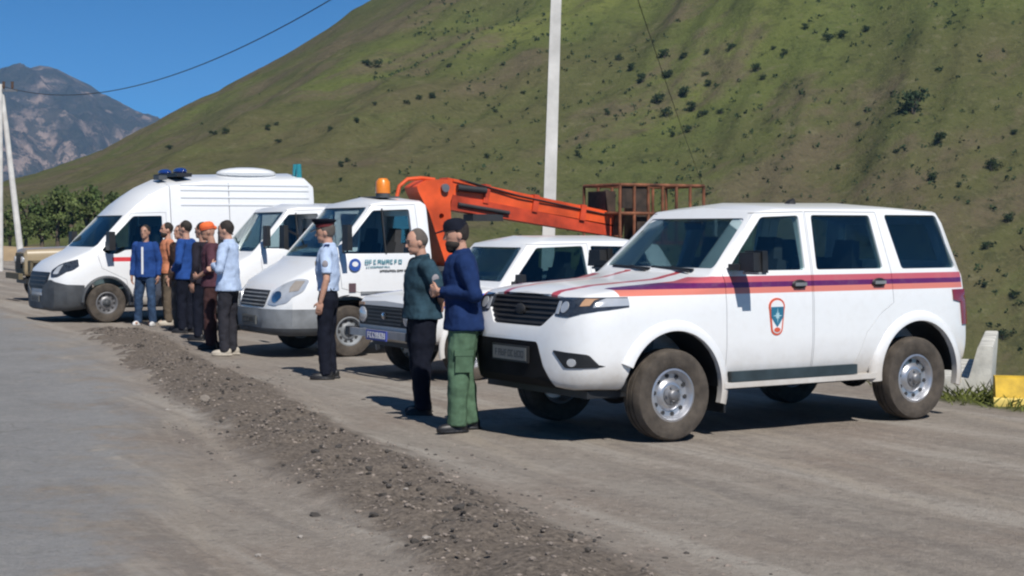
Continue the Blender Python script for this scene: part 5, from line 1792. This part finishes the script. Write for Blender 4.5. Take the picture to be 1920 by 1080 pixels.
q = MB(); q.add([(-1.27, -.75, 1.30), (-1.27, .75, 1.30), (-1.42, .72, 1.95), (-1.42, -.72, 1.95), (-1.278, -.75, 1.30), (-1.278, .75, 1.30), (-1.428, .72, 1.95), (-1.428, -.72, 1.95)], [(0, 1, 2, 3), (7, 6, 5, 4), (0, 4, 5, 1), (1, 5, 6, 2), (2, 6, 7, 3), (3, 7, 4, 0)])
q.build("windscreen", GLASS_DARK, jp, None)
q = MB(); q.box((-2.5, 0, 1.58), (2.1, 1.56, .84), taper=.93); q.build("canvas_top", mat("canvas", (.16, .14, .09), .95, bmp=.4, bscale=8), jp, 30)
q = MB(); q.beam((.76, -.8, .60), (.76, .8, .60), .10, .14); q.build("bumper", KHAKI, jp)
q = MB(); q.box((-1.3, 0, .48), (3.8, 1.1, .12)); q.build("underbody", BLACKP, jp)
add_wheels(jp, [(0, .74), (0, -.74), (-2.9, .74), (-2.9, -.74)], .38, .21, 'truck', KHAKI, KHAKI)

# ------------------------------------------------------------------ people
def skin_mat(name, c):
    m = mat(name, c, 0.55, var=0.08, vscale=18)
    m.node_tree.nodes["Principled BSDF"].inputs['Subsurface Weight'].default_value = 0.08
    m.node_tree.nodes["Principled BSDF"].inputs['Subsurface Radius'].default_value = (0.02, 0.008, 0.004)
    return m
SKIN = skin_mat("skin_tan", (0.50, 0.28, 0.20))
SKIN2 = skin_mat("skin_brown", (0.40, 0.22, 0.155))
EYE = mat("eye_dark", (0.03, 0.02, 0.018), 0.25, var=0)
LEATHER = mat("black_leather", (0.015, 0.015, 0.017), 0.45)
_tex = bpy.data.textures.new("folds", 'CLOUDS')
_tex.noise_scale = 0.13
_tex.noise_depth = 2

def cloth(name, c, v=0.14):
    return mat(name, c, 0.9, var=v, vscale=9.0, bmp=0.35, bscale=160, spec=0.15, bdist=0.004)

def ell_loft(mb, rings, seg=22):
    v, f = [], []
    for (c, rx, ry) in rings:
        for k in range(seg):
            a = 2 * math.pi * k / seg
            v.append((c[0] + rx * math.cos(a), c[1] + ry * math.sin(a), c[2]))
    for i in range(len(rings) - 1):
        for k in range(seg):
            k2 = (k + 1) % seg
            f.append((i * seg + k, i * seg + k2, (i + 1) * seg + k2, (i + 1) * seg + k))
    f += [tuple(range(seg))[::-1], tuple((len(rings) - 1) * seg + k for k in range(seg))]
    mb.add(v, f)

def limb(mb, pts, rads, ends=True, n=12):
    mb.tube(pts, rads, n)
    for i, (p, r) in enumerate(zip(pts, rads)):
        if ends or 0 < i < len(pts) - 1:
            mb.ell(p, (r, r, r), 12, 8)

def refine(points, rads, k=3):
    P = [Vector(p) for p in points]
    out, ro = [], []
    for i in range(len(P) - 1):
        p0, p1, p2, p3 = P[max(0, i - 1)], P[i], P[i + 1], P[min(len(P) - 1, i + 2)]
        for j in range(k):
            t = j / k
            out.append(0.5 * ((2 * p1) + (p2 - p0) * t * 0.6 + (2 * p0 - 5 * p1 + 4 * p2 - p3) * t * t * 0 + (p2 - p1) * t * 2 - (p2 - p0) * t * 0.6))
            ro.append(rads[i] + (rads[i + 1] - rads[i]) * t)
    out.append(P[-1]); ro.append(rads[-1])
    return out, ro

def solid(mb, voxel, smooth_it=4, folds=0.0):
    me = mb.mesh()
    def setup(o):
        r_ = o.modifiers.new("r", 'REMESH')
        r_.mode = 'VOXEL'
        r_.voxel_size = voxel
        s_ = o.modifiers.new("s", 'SMOOTH')
        s_.factor = 0.5
        s_.iterations = smooth_it
        if folds:
            d_ = o.modifiers.new("d", 'DISPLACE')
            d_.texture = _tex
            d_.strength = folds
            d_.mid_level = 0.5
    return evaluate(me, setup)

def hand(mb, wrist, d, across, curl, side):
    """palm, four bent fingers of unequal length and a thumb that leaves the side of the palm"""
    w, d, a = Vector(wrist), Vector(d).normalized(), Vector(across)
    a = (a - d * a.dot(d)).normalized()
    nrm = d.cross(a)
    if nrm.dot(Vector((0, -side, 0))) < 0 and abs(nrm.y) > 0.3:
        nrm = -nrm
    rot = Matrix((d, a, nrm)).transposed()
    mb.ell(w + d * 0.045, (0.056, 0.042, 0.019), 12, 8, rot)
    for k, (off, ln) in enumerate(((0.031, 0.068), (0.011, 0.078), (-0.010, 0.072), (-0.030, 0.056))):
        p0 = w + d * 0.082 + a * off
        c1, c2 = curl, curl * 1.9
        p1 = p0 + (d * math.cos(c1) + nrm * math.sin(c1)) * ln * 0.52
        p2 = p1 + (d * math.cos(c2) + nrm * math.sin(c2)) * ln * 0.48
        limb(mb, [w + d * 0.05 + a * off * 0.9, p0, p1, p2], [0.0105, 0.0100, 0.0092, 0.0080], n=8)
    t0 = w + d * 0.022 + a * 0.034
    t1 = t0 + (d * 0.6 + a * 0.65 + nrm * 0.25).normalized() * 0.036
    t2 = t1 + (d * 0.9 + a * 0.15 + nrm * 0.35).normalized() * 0.030
    limb(mb, [w + d * 0.015 + a * 0.012, t0, t1, t2], [0.014, 0.013, 0.0105, 0.0085], n=8)

ARM_DOWN = dict(el=(-.03, .245, 1.13), wr=(.03, .25, .875), hd=(.12, -.05, -1), ac=(1, 0, 0.1), curl=.35)
def person(label, pos, heading, h, top, trousers, shoes, skin=SKIN, left=None, right=None, sleeve='long', hem=.90, lean=0.0, head=(0, 0),
           feet=((.02, .11), (-.02, -.11)), hair=None, beard=None, cap=None, bulk=1.0, voxel=.008, extras=None, collar=None, belt=None, belly=0.0, toe=8, baggy=1.0, hs=1.0):
    k = h / 1.78
    L = {**ARM_DOWN, **(left or {})}
    Rr = {**ARM_DOWN, **(right or {})}
    def mir(p): return (p[0], -p[1], p[2])
    arms = {1: L, -1: {**Rr, 'el': mir(Rr['el']), 'wr': mir(Rr['wr']), 'hd': mir(Rr['hd']), 'ac': mir(Rr['ac'])}}
    ln = lambda p: Vector((p[0] + lean * max(0, p[2] - .95), p[1], p[2]))
    pivot = ln((0, 0, 1.52))
    HR = Matrix.Rotation(R(head[0]), 3, 'Z') @ Matrix.Rotation(R(head[1]), 3, 'Y')
    hp = lambda p: pivot + HR @ (ln(p) - pivot)
    def sc(mb):
        mb.v = [(p[0] * k, p[1] * k, p[2] * k) for p in mb.v]
        return mb
    # ---- body: one continuous surface
    B = MB()
    B.ell(hp((.012, 0, 1.672)), (.099, .078, .112), 20, 14, HR)
    B.ell(hp((.036, 0, 1.605)), (.074, .060, .066), 16, 12, HR)
    B.ell(hp((.085, 0, 1.565)), (.024, .026, .018), 10, 8, HR)
    limb(B, [hp((.103, 0, 1.678)), hp((.116, 0, 1.652)), hp((.122, 0, 1.636))], [.010, .012, .014], n=8)
    B.ell(hp((.098, 0, 1.692)), (.016, .046, .010), 12, 8, HR)
    B.ell(hp((.104, 0, 1.600)), (.010, .026, .010), 10, 8, HR)
    for s in (1, -1):
        B.ell(hp((.005, s * .078, 1.652)), (.022, .011, .033), 10, 8, HR)
    limb(B, [ln((-.015, 0, 1.42)), ln((-.008, 0, 1.50)), hp((.0, 0, 1.58))], [.070, .058, .056])
    tor = [((0, 0, .84), .10, .150), ((0, 0, .95), .10, .155), ((.0, 0, 1.06), .098 + belly * .6, .145), ((.005, 0, 1.20), .108 + belly * .5, .155),
           ((.005, 0, 1.34), .112, .168), ((0, 0, 1.42), .098, .165), ((-.005, 0, 1.475), .066, .105)]
    tor = [(ln(c), rx * bulk, ry * bulk) for c, rx, ry in tor]
    ell_loft(B, tor)
    sh = {s: ln((-.005, s * .178 * bulk, 1.425)) for s in (1, -1)}
    arm = {}
    for s in (1, -1):
        A = arms[s]
        el, wr = ln(A['el']), ln(A['wr'])
        arm[s] = (el, wr)
        limb(B, [sh[s], sh[s].lerp(el, .5), el, el.lerp(wr, .35), wr], [.055 * bulk, .048 * bulk, .038, .038, .026])
        hand(B, wr, A['hd'], A['ac'], A['curl'], s)
    leg = {}
    for i, s in enumerate((1, -1)):
        fx, fy = feet[i]
        hip, an = Vector((0, s * .088, .90)), Vector((fx, fy, .085))
        kn = hip.lerp(an, .49) + Vector((.022, s * .004, 0))
        leg[s] = (hip, kn, an)
        limb(B, [hip, hip.lerp(kn, .5), kn, kn.lerp(an, .35), an], [.088, .072, .054, .052, .036])
        limb(B, [an + Vector((-.03, 0, -.03)), an + Vector((.12, 0, -.045))], [.036, .030])
    body = mk("person", solid(sc(B), voxel * k), skin, None, 180, loc=(pos[0], pos[1], gz(*pos)), rot=(0, 0, heading))
    tag(body, label, "person", None)
    # ---- eyes and brows
    for s in (1, -1):
        e = MB(); e.ell(hp((.0935, s * .032, 1.673)), (.010, .0135, .008), 10, 8, HR)
        sc(e).build("eye", EYE, body, 180)
        e = MB(); e.tube([hp((.106, s * .016, 1.694)), hp((.106, s * .034, 1.699)), hp((.092, s * .052, 1.692))], [.005, .006, .004], 6)
        sc(e).build("eyebrow", hair or beard or mat("dark_hair", (.02, .015, .012), .8), body, 180)
    # ---- trousers
    T = MB()
    ell_loft(T, [(Vector((0, 0, .80)), .108 * bulk, .165 * bulk), (Vector((0, 0, .90)), .116 * bulk, .170 * bulk), (Vector((0, 0, 1.0)), .104 * bulk, .154 * bulk)] + ([(Vector((0, 0, 1.045)), .106 * bulk, .156 * bulk)] if hem >= .98 else []))
    for s in (1, -1):
        hip, kn, an = leg[s]
        lo = an + Vector((-.004, 0, -.03))
        limb(T, [hip + Vector((0, 0, .02)), hip.lerp(kn, .5), kn, kn.lerp(lo, .5), lo], [.104 * bulk, .094 * bulk * baggy ** .5, .079 * baggy, .073 * baggy, .068 * baggy], ends=False)
        T.ell(hip + Vector((0, 0, .02)), (.104 * bulk,) * 3, 12, 8)
    mk("trousers", solid(sc(T), .011 * k, 4, .030), trousers, body, 180)
    # ---- top
    S = MB()
    g = .020
    rings = [c for c in tor if c[0].z > hem + .03]
    first = (Vector((lean * max(0, hem - .95), 0, hem)), (.122 + belly * .5) * bulk + (.030 if hem < 1.0 else 0), .176 * bulk + (.030 if hem < 1.0 else 0))
    rr_ = [first] + [(c, rx + g + (.030 if (hem < .98 and c.z < 1.0) else .012 if (hem < .98 and c.z < 1.1) else 0), ry + g + (.026 if (hem < .98 and c.z < 1.0) else .010 if (hem < .98 and c.z < 1.1) else 0)) for c, rx, ry in rings]
    rr_[-1] = (rr_[-1][0] + Vector((0, 0, .012)), rr_[-1][1], rr_[-1][2])
    ell_loft(S, rr_)
    for s in (1, -1):
        el, wr = arm[s]
        if sleeve == 'short':
            en = sh[s].lerp(el, .78)
            limb(S, [sh[s] + Vector((0, 0, .006)), sh[s].lerp(en, .5), en], [.073 * bulk, .069 * bulk, .066 * bulk], ends=False)
        else:
            en = el.lerp(wr, .93 if sleeve == 'long' else .45)
            limb(S, [sh[s] + Vector((0, 0, .006)), sh[s].lerp(el, .5), el, el.lerp(en, .5), en], [.073 * bulk, .066 * bulk, .059 * bulk, .053, .044], ends=False)
        S.ell(sh[s] + Vector((0, 0, .004)), (.072 * bulk,) * 3, 14, 10)
    if collar:
        S.tube([ln((-.012, 0, 1.48)), ln((-.008, 0, 1.535))], [.078, .070], 16)
    mk("shirt" if sleeve == 'short' else "jacket", solid(sc(S), .010 * k, 3, .030), top, body, 180)
    if belt:
        b_ = MB(); ell_loft(b_, [(Vector((0, 0, 1.005)), .120 * bulk, .172 * bulk), (Vector((0, 0, 1.045)), .119 * bulk, .170 * bulk)])
        sc(b_).build("belt", belt, body, 40)
    # ---- shoes
    for s in (1, -1):
        an = leg[s][2]
        tr = R(toe) * s
        ca, sa = math.cos(tr), math.sin(tr)
        q = MB()
        q.ell((.045, 0, .035), (.135, .046, .050), 18, 10)
        q.ell((-.035, 0, .055), (.062, .043, .062), 14, 10)
        q.ell((.03, 0, .012), (.148, .051, .022), 18, 8)
        q.v = [(an.x + p[0] * ca - p[1] * sa, an.y + p[0] * sa + p[1] * ca, max(0.0, p[2])) for p in q.v]
        sh_ = solid(sc(q), .008, 3)
        mk("shoe", sh_, shoes, body, 180)
    # ---- hair, beard, headgear
    if hair:
        q = MB(); q.ell(hp((-.008, 0, 1.690)), (.099 * hs, .085 * hs, .107 * hs), 22, 14, HR)
        mk("hair", solid(sc(q), .007, 0, .022), hair, body, 180)
    if beard:
        q = MB(); q.ell(hp((.050, 0, 1.585)), (.072, .064, .052), 18, 12, HR)
        q.ell(hp((.075, 0, 1.560)), (.045, .045, .045), 14, 10, HR)
        mk("beard", solid(sc(q), .007, 0, .02), beard, body, 180)
    if cap:
        kind, cm, cm2 = cap
        q = MB()
        def ring(z, rx, ry, x=0.0, tilt=0.0):
            return [hp((x + .012 + rx * math.cos(a), ry * math.sin(a), z + tilt * math.cos(a))) for a in np.linspace(0, 2 * math.pi, 24, endpoint=False)]
        def stack(rs, mi):
            v = [p for r_ in rs for p in r_]
            n = 24
            f = [(i * n + j, i * n + (j + 1) % n, (i + 1) * n + (j + 1) % n, (i + 1) * n + j) for i in range(len(rs) - 1) for j in range(n)]
            f += [tuple(range(n))[::-1], tuple((len(rs) - 1) * n + j for j in range(n))]
            q.add(v, f, mi)
        if kind == 'peaked':
            stack([ring(1.722, .106, .088), ring(1.760, .108, .090)], 1)
            stack([ring(1.758, .109, .091), ring(1.785, .138, .122, 0, .012), ring(1.803, .142, .126, 0, .018), ring(1.814, .115, .10, 0, .016), ring(1.817, .02, .02)], 0)
            vis = [(.06 + .105 * math.cos(a) * 1.0, .088 * math.sin(a)) for a in np.linspace(R(-80), R(80), 13)]
            v = [hp((x + .02, y, 1.722 - max(0, x - .06) * .35)) for x, y in vis] + [hp((x + .02, y, 1.713 - max(0, x - .06) * .35)) for x, y in vis]
            n = len(vis)
            q.add(v, [tuple(range(n)), tuple(range(n, 2 * n))[::-1]] + [(i, i + 1, n + i + 1, n + i) for i in range(n - 1)] + [(n - 1, 0, n, 2 * n - 1)], 2)
        else:
            stack([ring(1.700, .107, .088), ring(1.745, .105, .087), ring(1.778, .088, .074), ring(1.796, .055, .047), ring(1.802, .015, .012)], 0)
            if kind == 'baseball':
                vis = [(.07 + .105 * math.cos(a), .070 * math.sin(a)) for a in np.linspace(R(-85), R(85), 13)]
                v = [hp((x + .02, y, 1.716 - max(0, x - .06) * .2)) for x, y in vis] + [hp((x + .02, y, 1.708 - max(0, x - .06) * .2)) for x, y in vis]
                n = len(vis)
                q.add(v, [tuple(range(n)), tuple(range(n, 2 * n))[::-1]] + [(i, i + 1, n + i + 1, n + i) for i in range(n - 1)] + [(n - 1, 0, n, 2 * n - 1)], 0)
            if kind == 'wrap':
                stack([ring(1.690, .109, .091), ring(1.725, .111, .093)], 1)
                q.ell(hp((-.095, 0, 1.69)), (.03, .035, .03), 10, 8, mi=0)
        sc(q).build("cap", [cm, cm2 or cm, LEATHER], body, 40)
    if extras:
        extras(body, k, ln, hp, sh, arm)
    return body

def patch(name, m, c, r, rot=None):
    def f(body, k):
        q = MB(); q.ell(c, r, 14, 8, rot)
        q.v = [(p[0] * k, p[1] * k, p[2] * k) for p in q.v]
        q.build(name, m, body, 60)
    return f

NAVY = cloth("navy_cloth", (0.011, 0.028, 0.095))
BLACKC = cloth("black_navy_cloth", (0.009, 0.011, 0.020))
LBLUE = cloth("light_blue_shirt", (0.42, 0.52, 0.70))
TEALC = cloth("dark_teal_cloth", (0.026, 0.056, 0.078), .3)
GREENC = cloth("green_cargo_cloth", (0.085, 0.150, 0.095), .2)
GREYHAIR = mat("grey_stubble", (.10, .085, .075), .9)
DARKHAIR = mat("dark_hair", (.02, .015, .012), .8)
PATCHM = mat("pale_patch", (.30, .28, .30), .8)
GOLDM = mat("dull_gold", (.20, .15, .05), .6)

def ex_bearded(body, k, ln, hp, sh, arm):
    for s in (1, -1):
        q = MB(); q.box((.03 if s > 0 else -.02, s * .198, .60), (.15, .035, .17), Matrix.Rotation(R(-4 * s), 3, 'X'), taper=.92)
        q.box((.03 if s > 0 else -.02, s * .206, .675), (.16, .035, .045), Matrix.Rotation(R(-4 * s), 3, 'X'))
        q.v = [(p[0] * k, p[1] * k, p[2] * k) for p in q.v]
        q.build("cargo_pocket", GREENC, body, 60)
    patch("chest_badge", GOLDM, ln((.128, .075, 1.33)), (.008, .028, .032))(body, k)
def ex_green(body, k, ln, hp, sh, arm):
    el = arm[1][0]
    patch("sleeve_patch", PATCHM, sh[1].lerp(el, .42) + Vector((.0, .071, .0)), (.036, .010, .045))(body, k)
    patch("chest_badge", GOLDM, ln((.118, .08, 1.30)), (.010, .030, .034))(body, k)
def ex_police(body, k, ln, hp, sh, arm):
    for s in (1, -1):
        q = MB(); q.box(sh[s] + Vector((0, -s * .035, .075)), (.055, .13, .014), Matrix.Rotation(R(-18 * s), 3, 'X'))
        q.v = [(p[0] * k, p[1] * k, p[2] * k) for p in q.v]
        q.build("epaulette", NAVY, body)
    patch("sleeve_patch", PATCHM, sh[1].lerp(arm[1][0], .40) + Vector((.0, .070, .0)), (.034, .010, .042))(body, k)
    patch("chest_badge", GOLDM, ln((.128, .07, 1.31)), (.008, .022, .030))(body, k)

HEAD_L = math.pi
person("bearded man in navy sweater, green trousers and dark cap, hands clasped", (-.41, 13.62), HEAD_L + R(10), 1.80, NAVY, GREENC, LEATHER, SKIN,
       left=dict(el=(-.06, .265, 1.16), wr=(.215, .085, 1.19), hd=(.55, -.75, .05), ac=(.2, .2, 1), curl=.75),
       right=dict(el=(-.05, .265, 1.15), wr=(.225, .065, 1.165), hd=(.5, -.8, .05), ac=(.2, .2, 1), curl=.8),
       sleeve='long', hem=.86, lean=.05, head=(4, 6), feet=((.08, .12), (-.06, -.10)), hair=DARKHAIR, beard=DARKHAIR, cap=('baseball', BLACKC, None), bulk=1.19, baggy=1.2, voxel=.0065, extras=ex_bearded, collar=True, belly=.01)
person("man with shaved grey head in dark teal short sleeved shirt and black trousers", (-.84, 14.95), HEAD_L + R(18), 1.74, TEALC, BLACKC, LEATHER, SKIN,
       left=dict(el=(-.13, .255, 1.16), wr=(-.17, .03, 1.06), hd=(-.15, -1, -.1), ac=(0, .2, 1), curl=.7),
       right=dict(el=(-.12, .255, 1.15), wr=(-.19, .05, 1.035), hd=(-.1, -1, -.2), ac=(0, .2, 1), curl=.7),
       sleeve='short', hem=.93, lean=.02, head=(0, 10), feet=((.03, .12), (-.03, -.11)), hair=GREYHAIR, hs=.955, voxel=.0065, extras=ex_green, collar=True, belly=.035, bulk=1.20, baggy=1.18)
person("policeman in light blue short sleeved shirt, black trousers and peaked cap", (-2.10, 18.25), HEAD_L - R(2), 1.80, LBLUE, BLACKC, LEATHER, SKIN,
       left=dict(el=(-.02, .25, 1.13), wr=(.05, .235, .88), hd=(.2, -.05, -1)), sleeve='short', hem=1.0, lean=.0, head=(0, 6), feet=((.02, .10), (-.02, -.09)),
       hair=GREYHAIR, cap=('peaked', BLACKC, mat("dark_red_band", (.12, .012, .015), .8)), voxel=.0065, extras=ex_police, collar=True, belt=LEATHER, belly=.01)
# the group in front of the van and the truck
person("man in pale blue long shirt and charcoal trousers, arms folded", (-3.84, 21.65), HEAD_L - R(10), 1.82, cloth("pale_blue_shirt", (.40, .50, .68)), cloth("charcoal_cloth", (.030, .030, .038)), mat("pale_shoe", (.42, .38, .32), .7), SKIN,
       left=dict(el=(.03, .26, 1.14), wr=(.20, .03, 1.20), hd=(.15, -1, .1), ac=(.3, 0, 1), curl=.5),
       right=dict(el=(.02, .26, 1.13), wr=(.19, .02, 1.14), hd=(.15, -1, .1), ac=(.3, 0, 1), curl=.5), sleeve='long', hem=.86, head=(0, 8), hair=DARKHAIR, bulk=1.04, collar=True, belly=.02)
person("person in plum jacket with bright orange headwrap", (-4.28, 22.75), HEAD_L + R(10), 1.80, cloth("plum_cloth", (.080, .035, .048)), cloth("brown_plum_cloth", (.060, .030, .030)), LEATHER, SKIN2,
       left=dict(el=(.0, .26, 1.14), wr=(.18, .12, 1.02), hd=(.6, -.6, .0), ac=(0, .3, 1), curl=.7), sleeve='mid', hem=.88, head=(0, 12), cap=('wrap', mat("orange_wrap", (.72, .13, .03), .8), mat("orange_wrap_band", (.60, .10, .03), .8)))
person("dark haired man in black jacket standing beside the orange headwrap", (-4.74, 24.5), HEAD_L - R(20), 1.80, cloth("black_jacket", (.020, .018, .026)), BLACKC, LEATHER, SKIN2, hair=DARKHAIR, hem=.86)
person("man in bright blue jacket and black trousers amid the group", (-5.36, 26.3), HEAD_L - R(15), 1.84, cloth("royal_blue_jacket", (.020, .065, .24)), BLACKC, LEATHER, SKIN,
       left=dict(el=(.0, .26, 1.13), wr=(.17, .12, 1.00), hd=(.6, -.6, -.1), ac=(0, .3, 1), curl=.6), hem=.86, hair=DARKHAIR, bulk=1.05)
person("man in brown jacket and grey trousers between orange shirt and blue jacket", (-5.62, 27.1), HEAD_L + R(50), 1.78, cloth("brown_jacket", (.060, .034, .026)), cloth("grey_brown_cloth", (.085, .075, .070)), mat("brown_shoe", (.14, .09, .06), .6), SKIN2, hem=.86, hair=mat("auburn_hair", (.06, .025, .015), .8))
person("man with thick dark hair in orange shirt and khaki trousers", (-6.22, 28.9), HEAD_L + R(25), 1.84, cloth("salmon_shirt", (.50, .20, .115)), cloth("khaki_cloth", (.12, .095, .070)), mat("pale_shoe", (.42, .38, .32), .7), SKIN,
       sleeve='short', hem=.90, hair=DARKHAIR, beard=DARKHAIR)
def ex_zip(body, k, ln, hp, sh, arm):
    q = MB(); q.beam(ln((.142, 0, .92)), ln((.142, 0, 1.40)), .035, .014, up=(1, 0, 0))
    q.v = [(p[0] * k, p[1] * k, p[2] * k) for p in q.v]
    q.build("white_shirt_strip", WHITETEXT, body)
person("man in open blue jacket over white shirt and blue jeans by the van door", (-6.55, 28.6), -R(100), 1.79, cloth("blue_jacket", (.018, .055, .20)), cloth("denim", (.035, .065, .125), .25), mat("white_shoe", (.62, .62, .62), .7), SKIN2,
       hem=.86, hair=DARKHAIR, extras=ex_zip, feet=((.10, .17), (-.05, -.17)))
